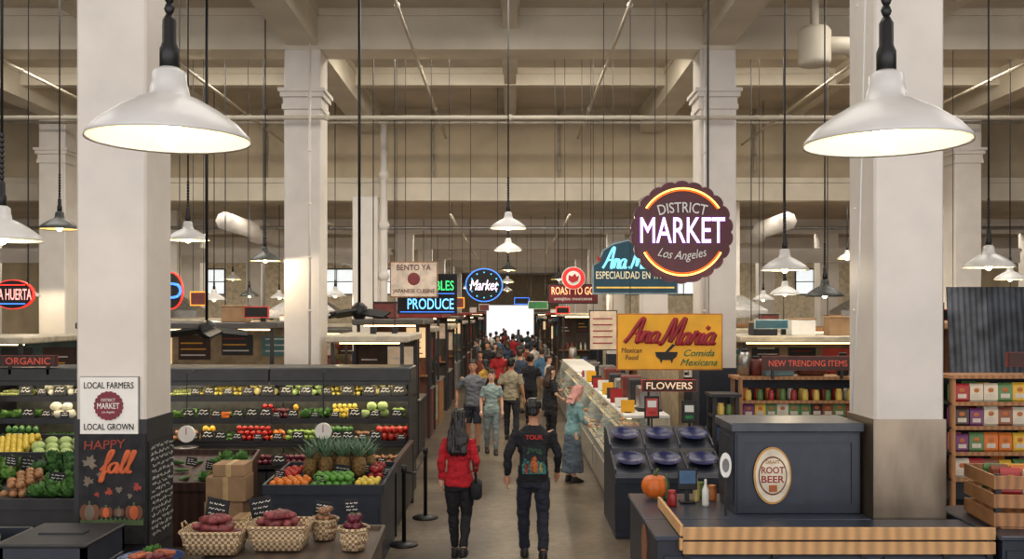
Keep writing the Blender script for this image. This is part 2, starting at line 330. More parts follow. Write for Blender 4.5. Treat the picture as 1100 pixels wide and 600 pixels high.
# ---------------------------------------------------------------- setting
struct('floor',-21,21,-4,75,-.1,0,floorm)
struct('ceiling',-21,21,-4,23,7.75,7.9,beige)
struct('trim_1',-21,21,23.3,75,5.75,5.9,beige)
struct('wall_lintel',-21,21,22.9,23.29,5.55,7.75,tan)
struct('wall_left',-21.2,-21,-4,75,0,7.9,tan); struct('wall_right',21,21.2,-4,75,0,7.9,tan)
wm=M('far_wall',(196,182,156),.8)
struct('wall_rear_left',-21,-3.9,43,43.2,0,5.75,wm); struct('wall_rear_right',3.9,21,43,43.2,0,5.75,wm)
struct('wall_back_left',-4,-1.9,75,75.3,0,5.9,wm); struct('wall_back_right',1.9,4,75,75.3,0,5.9,wm); struct('wall_back_top',-1.9,1.9,75,75.3,3.3,5.9,wm)
struct('wall_passage_left',-4.1,-3.9,43.2,75,0,5.75,wm); struct('wall_passage_right',3.9,4.1,43.2,75,0,5.75,wm)
wg=M('window_added_glow',(225,232,235),.4,emit=.9)  # glowing panes added as bright bits on the dark rear walls
for i,x in enumerate((-18,-14,-8,-6,6,8,14,18)):
    b=B().box(-.8,.8,-.02,0,0,1.1); f=B().box(-.86,.86,-.04,-.01,-.06,0).box(-.86,.86,-.04,-.01,1.1,1.16).box(-.86,-.8,-.04,-.01,0,1.1).box(.8,.86,-.04,-.01,0,1.1).box(-.02,.02,-.04,-.01,0,1.1).box(-.8,.8,-.04,-.01,.53,.57)
    t=O('window_%d'%(i+1),b.mesh('window',wg),(x,42.98,3.6),kind='structure'); O('window_frame',f.mesh('window_frame',charc),parent=t)
def beam(x0,x1,y0,y1,z0,z1,lab,mat=beige2):
    b=B().box(-(x1-x0)/2,(x1-x0)/2,-(y1-y0)/2,(y1-y0)/2,0,z1-z0)
    b.box(-(x1-x0)/2-.03,(x1-x0)/2+.03,-(y1-y0)/2-.04,(y1-y0)/2+.04,z1-z0-.12,z1-z0-.001)
    thing('ceiling_beam',((x0+x1)/2,(y0+y1)/2,z0),[('ceiling_beam',b,mat)],label=lab,cat='beam',group='ceiling beams')
XC=[-10.29,-3.43,3.43,10.29]
for y in(8.3,15.65): beam(-21,21,y-.3,y+.3,7.08,7.75,'deep painted concrete beam crossing the hall ceiling')
for y in(11.9,19.2,): beam(-21,21,y-.12,y+.12,7.40,7.75,'shallow painted concrete rib under the hall ceiling')
for x in XC: beam(x-.25,x+.25,-4,22.85,7.15,7.75,'long painted concrete beam running above the column row')
for x in(-6.8,0,6.8): beam(x-.12,x+.12,-4,22.85,7.42,7.75,'narrow painted concrete rib running along the ceiling')
for y in(30.3,37.6): beam(-21,21,y-.2,y+.2,5.3,5.75,'cream concrete beam crossing the low rear ceiling',cream)
for y in(45,52.3,60): beam(-3.9,3.9,y-.2,y+.2,5.3,5.75,'cream concrete beam crossing the low rear ceiling',cream)
beam(-21,21,22.55,22.88,5.45,6.0,'cream painted downstand beam at the rear hall entrance',beige2)
for x0,x1 in((-16,-3.8),(3.8,16)): beam(x0,x1,29.2,29.5,4.3,4.75,'lower cream bulkhead beam above the side stalls',cream)
def column(x,y,w,top,ws=None,wmat=None,cap=True,mat=cream):
    h=w/2; parts=[]
    b=B().box(-h,h,-h,h,0,top,0,.03); parts.append(('shaft',b,mat))
    if cap:
        z=PZ(95,15.35); c=B()
        for a,q,e in((z-.34,z-.26,.03),(z-.26,z-.14,.015),(z-.14,z-.06,.055),(z-.06,z,.085)): c.box(-h-e,h+e,-h-e,h+e,a,q)
        parts.append(('capital',c,mat))
    if ws: parts.append(('wainscot',B().box(-h-.012,h+.012,-h-.012,h+.012,0,ws),wmat,False))
    return thing('column',(x,y,0),parts,label='square cream-painted column with moulded capital' if cap else 'square cream-painted column in the hall',cat='column')
column(-3.43,8.3,.6,7.1,1.83,charc); column(3.43,8.3,.6,7.1,1.83,bronze)
column(-3.43,15.65,.6,7.1,1.83,navy); column(3.43,15.65,.6,7.1,1.83,navy)
for x in(-3.43,3.43): 
    column(x,22.3,.6,5.5,1.83,navy,False)
    for y in(30.3,37.6,45,52.3,60): column(x,y,.55,5.3,1.4,navy,False)
for x in(-10.29,10.29):
    column(x,21.2,.6,7.2,1.83,cream,True)
    for y in(30.3,37.6): column(x,y,.6,5.3,1.4,navy,False)
for x in(-17,17): column(x,30.3,.6,5.3,1.4,navy,False)
def pipe(pts,r,lab='thin painted pipe fixed below the ceiling',mat=beige2,name='ceiling_pipe'):
    p0=Vector(pts[0]); b=B().tube([Vector(p)-p0 for p in pts],r,8); 
    for i in range(1,6): b.sph(Vector(pts[0]).lerp(Vector(pts[-1]),i/6)-p0,r*1.6,8,4)
    thing(name,p0,[(name,b,mat,True)],label=lab,cat='pipe')
gp=M('pipe_grey',(160,152,138),.5)
pipe([(-9,15.22,PZ(126,15.2)),(9,15.22,PZ(126,15.2))],.035)
for x,z in((-1.55,6.95),(1.64,6.95),(-5.4,6.8),(5.6,6.8),(-8.4,6.9),(8.6,6.9)): pipe([(x,3,z),(x,22.5,z)],.028)
pipe([(-12,20.4,6.9),(12,20.4,6.9)],.03,mat=gp)
for x in(-6,-1.9,1.2,6): pipe([(x,22.82,5.5),(x,22.82,7.7)],.03,'slim conduit drop on the plaster wall',gp,'conduit')
for x in(-5,-1.5,1.5,5): pipe([(x,23.5,5.2),(x,42.5,5.2)],.03,'pipe running under the low rear ceiling')
pipe([(-15,26,5.1),(15,26,5.1)],.05,'pipe crossing under the low rear ceiling',steel)
for x in(-7.2,7.0): pipe([(x,23.5,5.05),(x,42.5,5.05)],.24,'large round painted air duct under the rear ceiling',cream,'air_duct')
pipe([(-3.0,22.1,0),(-3.0,22.1,7.2)],.09,'thick cream vertical riser pipe beside a column',cream); pipe([(-3.25,15.1,1.9),(-3.25,15.1,7.1)],.02,'slim conduit running up a column',cream); pipe([(3.2,15.3,1.9),(3.2,15.3,7.1)],.02,'slim conduit running up a column',cream)
pipe([(2.92,7.95,1.9),(2.98,7.96,3.0),(3.05,7.96,6.0),(3.0,7.97,7.1)],.008,'thin white cable hanging beside the column',white,'cable')
b=B().lathe([(.0,0),(.22,0),(.24,.06),(.24,.5),(.2,.56),(.0,.56)],20); c=B().tube([(0,0,.3),(.5,0,.3),(.7,0,.1)],.13,12); c.box(-.05,.05,-.05,.05,.56,2.0)
thing('ventilation_duct',(PX(875,14),14,PZ(70,14)),[('duct_body',b,beige2,True),('duct_elbow',c,beige2,True)],label='cream painted ventilation duct hung from the ceiling',cat='duct')
def hood(x,y,z,top):
    b=B().rings([[(-.9,-.5,0),(.9,-.5,0),(.9,.5,0),(-.9,.5,0)],[(-.9,-.5,.2),(.9,-.5,.2),(.9,.5,.2),(-.9,.5,.2)],[(-.3,-.2,.6),(.3,-.2,.6),(.3,.2,.6),(-.3,.2,.6)]]); c=B().box(-.22,.22,-.18,.18,.6,top-z)
    thing('exhaust_hood',(x,y,z),[('hood_body',b,steel),('flue',c,cream)],label='steel exhaust hood with square flue rising to ceiling',cat='exhaust hood',group='exhaust hoods')
for q in((-5.6,25.5,2.6,5.74),(6,25.4,2.6,5.74),(-10,27.5,2.6,5.74),(10.5,27.5,2.6,5.74)): hood(*q)
# ---------------------------------------------------------------- lamps
def lampproto(mat,ceil,base):
    t=O('pendant_lamp',None,(0,0,-50))
    b=B(); pr=[(.252,0),(.25,.012),(.215,.05),(.16,.09),(.10,.125),(.064,.14),(.055,.18),(.052,.215),(.03,.23)]
    b.lathe(pr,32,m=0,caps=(0,1)); b.lathe([(.246,.004),(.21,.044),(.155,.084),(.09,.118),(.04,.13)],32,m=1,caps=(0,1)); b.lathe([(.246,.004),(.254,-.004),(.252,.006)],32,m=0,caps=(0,0))
    O('lamp_shade',b.mesh('lamp_shade',[mat,inner],True),parent=t)
    O('bulb',B().sph((0,0,.03),(.042,.042,.06),14,8).mesh('bulb',bulbm,True),parent=t)
    O('socket',B().lathe([(.0,.225),(.03,.23),(.03,.29),(.022,.31),(.022,.38),(.012,.40),(.0,.40)],14).mesh('socket',black,True),parent=t)
    c=B().tube([(0,0,.38),(0,0,ceil-base)],.010,6)
    if ceil-base>3.5: 
        for i in range(9): c.sph((0,0,.42+i*.035),(.018,.014,.02),6,4)
    O('cord',c.mesh('cord',black,True),parent=t); return t
def lamp(px,py,d,mat=white,sc=1,energy=0,ceil=None,lab=None):
    z=PZ(py,d); ceil=ceil or (7.74 if d<22.7 else 5.74)
    t=lampproto(mat,z+(ceil-z)/sc,z); t.location=(PX(px,d),d,z); t.scale=(sc,)*3
    tag(t,lab or ('white enamel dome pendant lamp on black cord' if mat==white else 'dark enamel dome pendant lamp on black cord'),'pendant lamp','pendant lamps')
    if energy:
        l=D.lights.new('pl','POINT'); l.energy=energy; l.color=(1,.84,.6); l.shadow_soft_size=.05
        o=D.objects.new('lamp_light',l); o.parent=t; o.location=(0,0,-.045); C.objects.link(o)
lamp(182,150,2.98,energy=9,lab='large white enamel dome pendant lamp, lit'); lamp(952,154,2.95,energy=9,lab='large white enamel dome pendant lamp with glowing bulb')
lamp(2,258,6.2,energy=12); lamp(64,246,12,darksh); lamp(202,258,11.2,energy=25); lamp(546,245,13,energy=40); lamp(546,269,17,energy=50); lamp(843,290,10,energy=25); lamp(1062,287,9.6,energy=25); lamp(886,318,12.5,darksh); lamp(843,316,16,energy=30); lamp(910,278,24,energy=20)
for i,(px,py,d) in enumerate(((30,318,20),(230,322,20),(268,318,24),(300,320,26),(360,318,22),(455,312,30),(470,318,34),(505,310,30),(546,290,26),(545,303,34),(545,312,44),(600,300,27),(820,322,22),(950,318,24),(980,320,20),(1085,300,16),(645,313,30),(285,280,15.0),(1045,325,28),(250,300,28))):
    lamp(px,py,d,[white,white,darksh][i%3],energy=40 if d<31 else 30)
# ---------------------------------------------------------------- fans
def fan(px,py,d,ln,a0):
    z=PZ(py,d); b=B().lathe([(0,-.1),(.06,-.1),(.1,-.03),(.1,.05),(.05,.1),(0,.12)],16); c=B().tube([(0,0,.1),(0,0,7.74-z)],.018,8)
    parts=[('motor',b,black,True),('rod',c,black,True)]
    for i in range(4):
        a=a0+i*math.pi/2; q=B().box(.1,ln,-.075,.075,-.012,.012); m=Matrix.Rotation(a,3,'Z')@Matrix.Rotation(.45,3,'X')@Matrix.Rotation(.12,3,'Y'); q.warp(lambda v:m@v); parts.append(('fan_blade',q,black))
    thing('ceiling_fan',(PX(px,d),d,z),parts,label='black four-blade ceiling fan on a long rod',cat='ceiling fan')
fan(222,354,10.8,.46,.5); fan(386,334,11.5,.46,.9)
for px,zb,d in((401,2.37,16.2),(424,2.37,16.6),(283,2.57,17.5),(242,2.57,17.5),(807,2.32,17.6),(842,2.32,17.6),(889,2.32,17.6),(1085,2.57,16.6)):
    thing('power_conduit',(PX(px,d),d,zb),[('power_conduit',B().tube([(0,0,0),(0,0,7.74-zb)],.010,6).box(-.05,.05,-.04,.04,0,.12),black)],label='thin dark power conduit dropping onto a stall canopy',cat='conduit',group='power conduits')
# ---------------------------------------------------------------- signs
def scallop(r,n,amp,k=6):
    pts=[]
    for i in range(n*k):
        a=2*math.pi*i/(n*k); q=r*(1-amp+amp*abs(math.sin(n*a/2))**.6)
        pts.append((q*math.cos(a),q*math.sin(a)))
    return pts
d=10.6; r=.555
t=O('neon_sign',None,(PX(733,d),d,PZ(249,d)),label='round plum neon sign reading DISTRICT MARKET Los Angeles',cat='neon sign')
O('sign_panel',B().plate(scallop(r*1.03,22,.05),0,.12).mesh('sign_panel',plum),parent=t); 
O('sign_rim',B().plate(scallop(r*1.06,22,.05),.02,.10).mesh('sign_rim',M('sign_rim_dark',(110,54,70),.4)),parent=t)
amb=M('neon_amber',(255,206,110),.4,emit=1.9); ord_=M('neon_orange_dim',(240,110,30),.4,emit=.7)
for a0,a1 in((33,147),(208,332)):
    for rr,tr,mm in((.89,.011,amb),(.845,.007,ord_)):
        pts=[(r*rr*math.cos(math.radians(a0+(a1-a0)*i/30)),-.018,r*rr*math.sin(math.radians(a0+(a1-a0)*i/30))) for i in range(31)]
        O('neon_tube',B().tube(pts,tr,6).mesh('neon_tube',mm,True),parent=t)
text('DISTRICT',wht,t,(0,-.012,.28),width=.56,height=.12,off=.008,arc=1.1)
text('MARKET',neonW,t,(0,-.02,.02),width=.96,height=.29,off=.004); text('MARKET',M('neon_violet_edge',(120,60,150),.4,emit=.5),t,(0,-.004,.02),width=.99,height=.31,off=.028)
text('Los Angeles',wht,t,(0,-.012,-.28),width=.56,height=.13,shear=.35,arc=-.9)
dz=7.74-PZ(249,d)
O('cable',B().tube([(.30,.06,.45),(.30,.06,dz)],.008,6).mesh('cable',black),parent=t)
O('cable',B().tube([(-.30,.06,.45),(-.30,.06,dz)],.005,6).mesh('cable',black),parent=t)
def flat(px0,px1,py0,py1,d,mat,rim,label,name='shop_sign',hang=True,round_=0,tilt=0,rt=.02,shape=None):
    w=(px1-px0)*d/F; h=(py1-py0)*d/F; cx=PX((px0+px1)/2,d); cz=PZ((py0+py1)/2,d)
    t=O(name,None,(cx,d,cz),(0,tilt,0),label=label,cat='sign')
    if round_: pts=[(w/2*math.cos(a*math.pi/24),h/2*math.sin(a*math.pi/24)) for a in range(48)]; pr=[(x*1.06,z*1.06) for x,z in pts]
    elif shape: pts=[(x*w,z*h) for x,z in shape]; pr=[(x*1.035,z*1.07) for x,z in pts]
    else: pts=[(-w/2,-h/2),(w/2,-h/2),(w/2,h/2),(-w/2,h/2)]; pr=[(x+math.copysign(rt,x),z+math.copysign(rt,z)) for x,z in pts]
    O('sign_panel',B().plate(pts,0,.04).mesh('sign_panel',mat),parent=t); O('sign_frame',B().plate(pr,.012,.06).mesh('sign_frame',rim),parent=t)
    if hang:
        top=(7.74 if d<22.7 else 5.74)-cz
        for s in(-1,1): O('cable',B().tube([(s*w*.38,.03,h/2*(.5 if round_ or shape else 1)),(s*w*.38,.03,top)],.006,6).mesh('cable',black),parent=t)
    return t,w,h
shp=[(-.5,-.5),(.5,-.5),(.5,.02),(.44,.08),(.40,.30),(.28,.42),(.1,.49),(-.08,.49),(-.26,.42),(-.38,.30),(-.43,.08),(-.5,.02)]
t,w,h=flat(638,727,258,314,15,tealp,M('pale_frame',(150,170,176),.5),'teal arched hanging sign for a taco counter',shape=shp)
script('Ana Maria',M('cyan_letter',(130,215,235),.4,emit=.9),t,(-.02,-.012,.13),w*.76,.32,.017); text('ESPECIALIDAD EN TACOS',M('cream_letter',(236,226,190),.5,emit=.25),t,(0,-.006,-.14),width=w*.95,height=.12,off=.012); O('neon_line',B().box(-w*.47,w*.47,-.01,0,-h*.42,-h*.39).mesh('n',M('yellow_letter',(230,190,90),.5,emit=.4)),parent=t); O('star_mark',B().plate([(-w*.44+.05*(1 if i%2 else .4)*math.cos(i*math.pi/5),.12+.06*(1 if i%2 else .4)*math.sin(i*math.pi/5)) for i in range(10)],-.01,0).mesh('n',redp),parent=t)
t,w,h=flat(664,775,338,396,13.9,yelp,M('sign_orange_edge',(196,120,40),.5),'mustard yellow sign reading Ana Maria Comida Mexicana')
script('Ana',dkred,t,(-w*.27,-.012,h*.20),w*.34,.34,.027,.35); script('Maria',dkred,t,(w*.17,-.012,h*.18),w*.54,.36,.027,.35)
text('Mexican\nFood',M('sign_brown',(80,40,20),.5),t,(-w*.37,-.006,-h*.22),width=w*.20,height=.18,shear=.2,off=.008); text('Comida\nMexicana',M('sign_green_letter',(20,110,60),.5),t,(w*.28,-.006,-h*.29),width=w*.36,height=.24,shear=.4,off=.01)
mb_=M('motif_black',(26,24,26),.6)
for q in (B().plate([(-.17,0),(.17,0),(.15,-.07),(.09,-.12),(-.09,-.12),(-.15,-.07)],-.01,0),B().plate([(-.10,-.12),(-.06,-.12),(-.08,-.17)],-.01,0),B().plate([(.06,-.12),(.10,-.12),(.08,-.17)],-.01,0),B().plate([(-.02,.0),(.03,.0),(.13,.10),(.09,.12)],-.01,0)):
    O('sign_motif',q.warp(lambda v:v+Vector((-.05,0,-.15))).mesh('sign_motif',mb_),parent=t,label='painted black molcajete bowl')
t,w,h=flat(690,748,408,420,13.2,brownw,M('dim_red_edge',(190,50,40),.5,emit=.25),'dark sign with red border reading FLOWERS',rt=.006,hang=False); text('FLOWERS',M('sign_cream_letters',(240,205,170),.5,emit=.5),t,(0,-.004,0),width=w*.85,height=.1,off=.012)
O('bracket',B().box(-w*.4,-w*.36,.02,.05,-1.7,0).mesh('bracket',black),parent=t); O('bracket',B().box(w*.36,w*.4,.02,.05,-1.7,0).mesh('bracket',black),parent=t)
t,w,h=flat(420,469,282,318,15.9,M('bamboo_sign',(226,208,188),.6),wood2,'cream wooden sign reading BENTO YA Japanese cuisine'); text('BENTO YA',M('bento_letter',(90,40,30),.5),t,(0,-.004,h*.36),width=w*.75,height=.10,off=.01); text('JAPANESE CUISINE',M('bento_letter'),t,(0,-.004,-h*.36),width=w*.92,height=.09,off=.01)
O('sign_motif',B().sph((0,0,.01),(.11,.01,.11),20,6).mesh('sign_motif',M('motif_maroon',(130,50,50),.5),True),parent=t)
sb=M('sign_black',(7,8,11),.7,var=.05)
t,w,h=flat(428,490,295,336,16.4,sb,M('sign_edge_grey',(30,34,42),.5),'black neon sign reading VEGETABLES PRODUCE'); text('PRODUCE',M('neon_ice',(110,190,255),.4,emit=1.9),t,(.06,-.008,-h*.26),width=w*.80,height=.19,off=.006); text('VEGETABLES',neonG,t,(0,-.008,h*.22),width=w*.92,height=.17,off=.006)
for z in(-.48,.0): O('neon_line',B().box(-w*.47,w*.47,-.01,0,h*z,h*z+.012).mesh('neon_line',neonB),parent=t)
t,w,h=flat(501,539,289,323,20,sb,neonB,'round black neon market sign with cyan ring',round_=1); text('Market',neonW,t,(0,-.012,0),width=w*.8,height=.22,shear=.3,off=.008)
for a in range(12): O('star_mark',B().sph((w*.4*math.cos(a*math.pi/6),-.01,h*.4*math.sin(a*math.pi/6)),.016,6,4).mesh('star_mark',neonC),parent=t)
t,w,h=flat(590,641,306,325,18,M('dark_red_panel',(110,18,22),.5),black,'red sign reading ROAST TO GO antojitos mexicanos'); text('ROAST TO GO',M('neon_warm',(255,180,130),.4,emit=1.3),t,(0,-.006,h*.18),width=w*.9,height=.15,off=.006); text('antojitos mexicanos',wht,t,(0,-.006,-h*.3),width=w*.8,height=.08)
t,w,h=flat(604,628,287,310,17.9,M('bright_red',(210,40,36),.5,emit=.5),wht,'round red and white hanging shop sign',round_=1); O('sign_motif',B().plate([(.14*math.cos(a*math.pi/12),.14*math.sin(a*math.pi/12)) for a in range(24)],-.01,0).mesh('sign_motif',wht),parent=t); O('sign_motif',B().plate([(-.10,-.04),(-.02,-.09),(.08,-.05),(.11,.05),(.06,.02),(.03,.09),(-.03,.03),(-.09,.06)],-.02,-.009).mesh('sign_motif',redp),parent=t)
t,w,h=flat(-8,34,301,331,10,sb,neonR,'oval red and blue neon sign reading LA HUERTA',round_=1); text('LA HUERTA',M('neon_pinkwhite',(255,170,160),.4,emit=1.3),t,(.02,-.01,.0),width=w*.92,height=.12,off=.01); O('neon_line',B().box(-w*.35,w*.35,-.02,-.01,.095,.107).mesh('n',neonR),parent=t); O('neon_line',B().box(-w*.35,w*.35,-.02,-.01,-.107,-.095).mesh('n',neonB),parent=t)
t,w,h=flat(170,195,293,331,11.5,sb,neonR,'oval dark sign with red neon outline',round_=1); text('D',neonB,t,(.06,-.01,0),height=.2,off=.01)
t,w,h=flat(0,60,382,393,13.7,brownw,M('edge_brown',(110,40,30),.5),'dark wooden sign with red lettering reading ORGANIC',rt=.008,hang=False); text('ORGANIC',M('red_letter_dim',(200,80,60),.5,emit=.25),t,(0,-.004,0),width=w*.8,height=.1,off=.008); O('bracket',B().box(-.3,-.26,.02,.06,-.2,0).mesh('bracket',black),parent=t); O('bracket',B().box(.26,.3,.02,.06,-.2,0).mesh('bracket',black),parent=t)
t,w,h=flat(820,916,383,397,12.9,M('sign_brown_board',(66,34,28),.5),M('edge_brown'),'brown board with red lettering reading NEW TRENDING ITEMS',rt=.01,hang=False); text('NEW TRENDING ITEMS',M('red_letter_dim'),t,(0,-.004,0),width=w*.88,height=.085,off=.006)
O('bracket',B().box(-.5,-.46,.02,.06,-.22,0).mesh('bracket',black),parent=t); O('bracket',B().box(.46,.5,.02,.06,-.22,0).mesh('bracket',black),parent=t)
t,w,h=flat(1084,1125,379,393,10.82,M('sign_brown_board'),M('edge_brown'),'brown shop board with red border',rt=.01,hang=False); O('bracket',B().box(-.02,.02,.02,.06,-.28,0).mesh('bracket',black),parent=t)
for i,(px0,px1,py0,py1,dd,mm,rm) in enumerate(((568,588,324,331,29,greenp,wht),(553,568,320,326,34,sb,neonB),(484,498,320,330,25,M('maroon_box',(110,50,44),.5),neonO),(598,611,330,336,25,sb,neonR),(515,525,327,333,40,M('maroon_box'),wht),(263,287,330,340,16.4,sb,M('dim_red_edge')),(205,220,314,327,18,M('maroon_box'),neonO),(1000,1028,333,343,15.4,sb,M('dim_red_edge')),(812,846,344,352,16.7,tealp,M('pale_frame')))):
    flat(px0,px1,py0,py1,dd,mm,rm,'small coloured hanging shop sign with lit border',rt=.02)
# column sign & chalkboard
t,w,h=flat(86,148,405,466,7.97,wht,M('grey_edge',(120,120,120),.5),'white metal sign reading LOCAL FARMERS LOCAL GROWN',name='column_sign',hang=False,rt=.006)
text('LOCAL FARMERS',blk,t,(0,-.004,h*.36),width=w*.86,height=.055,off=.01); text('LOCAL GROWN',blk,t,(0,-.004,-h*.37),width=w*.86,height=.055,off=.01)
O('sign_emblem',B().plate(scallop(.125,20,.08),-.012,0).mesh('sign_emblem',M('emblem_plum',(120,30,46),.5)),parent=t); text('DISTRICT',wht,t,(0,-.014,.05),width=.12,height=.025); text('MARKET',wht,t,(0,-.014,0),width=.19,height=.05,off=.01); text('Los Angeles',wht,t,(0,-.014,-.055),width=.11,height=.025,shear=.3)
t=O('chalkboard',None,(PX(120,7.96),7.965,PZ(525,7.96)),label='chalkboard with autumn lettering fixed on column',cat='chalkboard')
O('board',B().box(-.285,.285,0,.02,-.47,.47).mesh('board',chalk),parent=t)
lo=M('chalk_orange',(196,96,56),.8); lr=M('chalk_red',(150,62,50),.8); lt=M('chalk_tan',(120,108,96),.8); lg=M('chalk_grey',(170,168,160),.8)
text('HAPPY',lr,t,(-.06,-.003,.38),width=.36,height=.075,shear=.1,off=.01,rot=(math.pi/2,-.05,0)); script('fall',lo,t,(.05,-.006,.20),.30,.26,.014)
def leaf(cx,cz,r,m,a0):
    prof=[1,.62,.8,.4,.9,.6,.75,.35,.2,.35,.75,.6,.9,.4,.8,.62]
    pts=[(cx+r*q*math.cos(a0+i*math.pi/8),cz+r*q*math.sin(a0+i*math.pi/8)) for i,q in enumerate(prof)]
    O('leaf_drawing',B().plate(pts,-.004,0).mesh('leaf_drawing',m),parent=t)
for i,q in enumerate(((-.19,.22,.08,lt),(-.2,.06,.06,lt),(-.09,.12,.045,lt),(.22,.02,.05,lr),(.06,-.0,.04,lt),(-.03,-.02,.045,lr),(.15,-.06,.03,lt),(-.13,-.05,.03,lr))): leaf(*q,1.2+i*.9)
for cx,s,m_ in((-.19,.085,lt),(-.05,.055,lo),(.06,.045,lt),(.19,.075,lo)):
    for e in(-.5,0,.5):
        O('pumpkin_drawing',B().plate([(cx+e*s+s*.5*math.cos(a*math.pi/10),-.20+s*.8*math.sin(a*math.pi/10)) for a in range(20)],-.004-.002*(e==0),0).mesh('pumpkin_drawing',m_ if e==0 else M('chalk_dark_pumpkin',(112,72,50),.8)),parent=t)
    O('pumpkin_drawing',B().box(cx-.008,cx+.008,-.006,0,-.2+s*.75,-.2+s*1.15).mesh('pumpkin_drawing',M('chalk_green',(80,100,64),.8)),parent=t)
O('chalk_grass',B().plate([(-.27+.02*i,-.27+(.03 if i%2 else 0)) for i in range(28)]+[(.27,-.31),(-.27,-.31)],-.003,0).mesh('chalk_grass',M('chalk_green')),parent=t)
t2=O('chalkboard',None,(-3.108,8.3,PZ(525,8.3)),label='chalkboard covered in handwriting on side of column',cat='chalkboard')
O('board',B().box(-.008,.002,-.28,.28,-.46,.46).mesh('board',chalk),parent=t2)
b=B()
for i in range(15):
    z=.40-i*.054; y=-.25+R(0,.04)
    while y<.21:
        ln=R(.05,.12); pts=[(.004,y+ln*q/8,z+R(-.014,.018)) for q in range(9)]; b.tube(pts,.0045,4); y+=ln+.025
O('chalk_writing',b.mesh('chalk_writing',lg),parent=t2)
# ---------------------------------------------------------------- produce prototypes
stemg=M('stem_green',(70,100,40),.6)
def ball(name,col,r,flat=.9,stem=True,rough=.35,var=.1,col2=None,wob=.0):
    b=B(); k=8; pr=[]
    for j in range(k+1):
        a=-math.pi/2+math.pi*j/k; pr.append((r*max(math.cos(a),.06),r*flat*(math.sin(a)+1)-(r*.12 if j==k else 0)))
    b.lathe(pr,12,wob=wob)
    if stem: b.lathe([(r*.3,r*flat*1.92),(r*.12,r*flat*1.97),(r*.09,r*flat*2.15)],6,m=1)
    return b.mesh(name,[M(name+'_skin',col,rough,var=var,scale=18,col2=col2),stemg],True)
P={}
P['tomato']=ball('tomato',(190,36,28),.042); P['apple']=ball('apple',(150,28,32),.042,.95); P['green_apple']=ball('green_apple',(140,170,74),.042,.95)
P['orange']=ball('orange',(222,124,36),.042,1,False); P['lime']=ball('lime',(86,146,52),.034,.9,False); P['lemon']=ball('lemon',(226,200,80),.036,1.15,False)
P['melon']=ball('melon',(220,206,136),.075,.95,True); P['bell_pepper']=ball('bell_pepper',(180,44,30),.045,1.2,True,wob=.12); P['yellow_pepper']=ball('yellow_pepper',(226,174,50),.045,1.2,True,wob=.12); P['green_pepper']=ball('green_pepper',(64,112,50),.045,1.2,True,wob=.12)
P['onion']=ball('onion',(170,120,80),.042,.9,True); P['cauliflower']=ball('cauliflower',(226,222,200),.08,.8,False,.8,wob=.08); P['avocado']=ball('avocado',(44,56,32),.04,1.25,True); P['cabbage']=ball('cabbage',(174,196,124),.08,.85,False,.6,wob=.07); P['beet']=ball('beet',(96,24,44),.04,.95,True)
def lying(name,col,L,r,taper,stem=True,var=.1,bend=.0):
    b=B(); n=7; pts=[];rs=[]
    for i in range(n):
        u=i/(n-1); pts.append((-L/2+L*u,bend*math.sin(u*math.pi),r)); rs.append(max(.004,r*(math.sin(math.pi*(.08+.84*u))**.5)*(1-taper*u)))
    b.tube(pts,rs,9)
    if stem: b.tube([(-L/2-.002,0,r),(-L/2-.03,.005,r*1.1)],[r*.22,r*.15],6,m=1)
    return b.mesh(name,[M(name+'_skin',col,.5,var=var,scale=20),stemg],True)
P['carrot']=lying('carrot',(214,112,40),.16,.018,.75); P['squash']=lying('squash',(222,204,110),.17,.032,-.3); P['zucchini']=lying('zucchini',(62,100,46),.18,.024,0); P['sweet_potato']=lying('sweet_potato',(134,60,64),.15,.04,.25,False,.25,.012); P['corn']=lying('corn',(202,208,136),.18,.026,.4); P['cucumber']=lying('cucumber',(76,116,56),.2,.024,0); P['russet_potato']=lying('russet_potato',(146,104,72),.11,.036,.05,False,.2); P['yam']=lying('yam',(180,98,66),.17,.038,.3,False,.2,.015)
def leafy(name,col,n,L,w):
    b=B()
    for i in range(n):
        a=i*2.4; t=.25+.6*(i/n); ln=L*R(.8,1.1)
        dx,dy=math.cos(a),math.sin(a); vs=[]
        for k in range(4):
            u=k/3; rad=ln*(math.sin(u*1.5)*(1.1-t)+.05); z=ln*u*t*1.1+.01; ww=w*math.sin(math.pi*(.15+.75*u))
            for s in(-1,0,1): vs.append((dx*rad-dy*s*ww,dy*rad+dx*s*ww,z-(.012 if s==0 else 0)+R(-.006,.006)))
        fs=[]
        for k in range(3):
            for s in range(2): fs.append((k*3+s,k*3+s+1,k*3+s+4,k*3+s+3))
        b.add(vs,fs)
    return b.mesh(name,M(name+'_leaf',col,.6,var=.3,scale=25),True)
P['lettuce']=leafy('lettuce',(120,164,80),16,.14,.05); P['kale_bunch']=leafy('kale_bunch',(66,110,54),18,.16,.045); P['chard_bunch']=leafy('chard_bunch',(92,140,70),14,.17,.045); P['herb_bunch']=leafy('herb_bunch',(92,140,64),18,.12,.025)
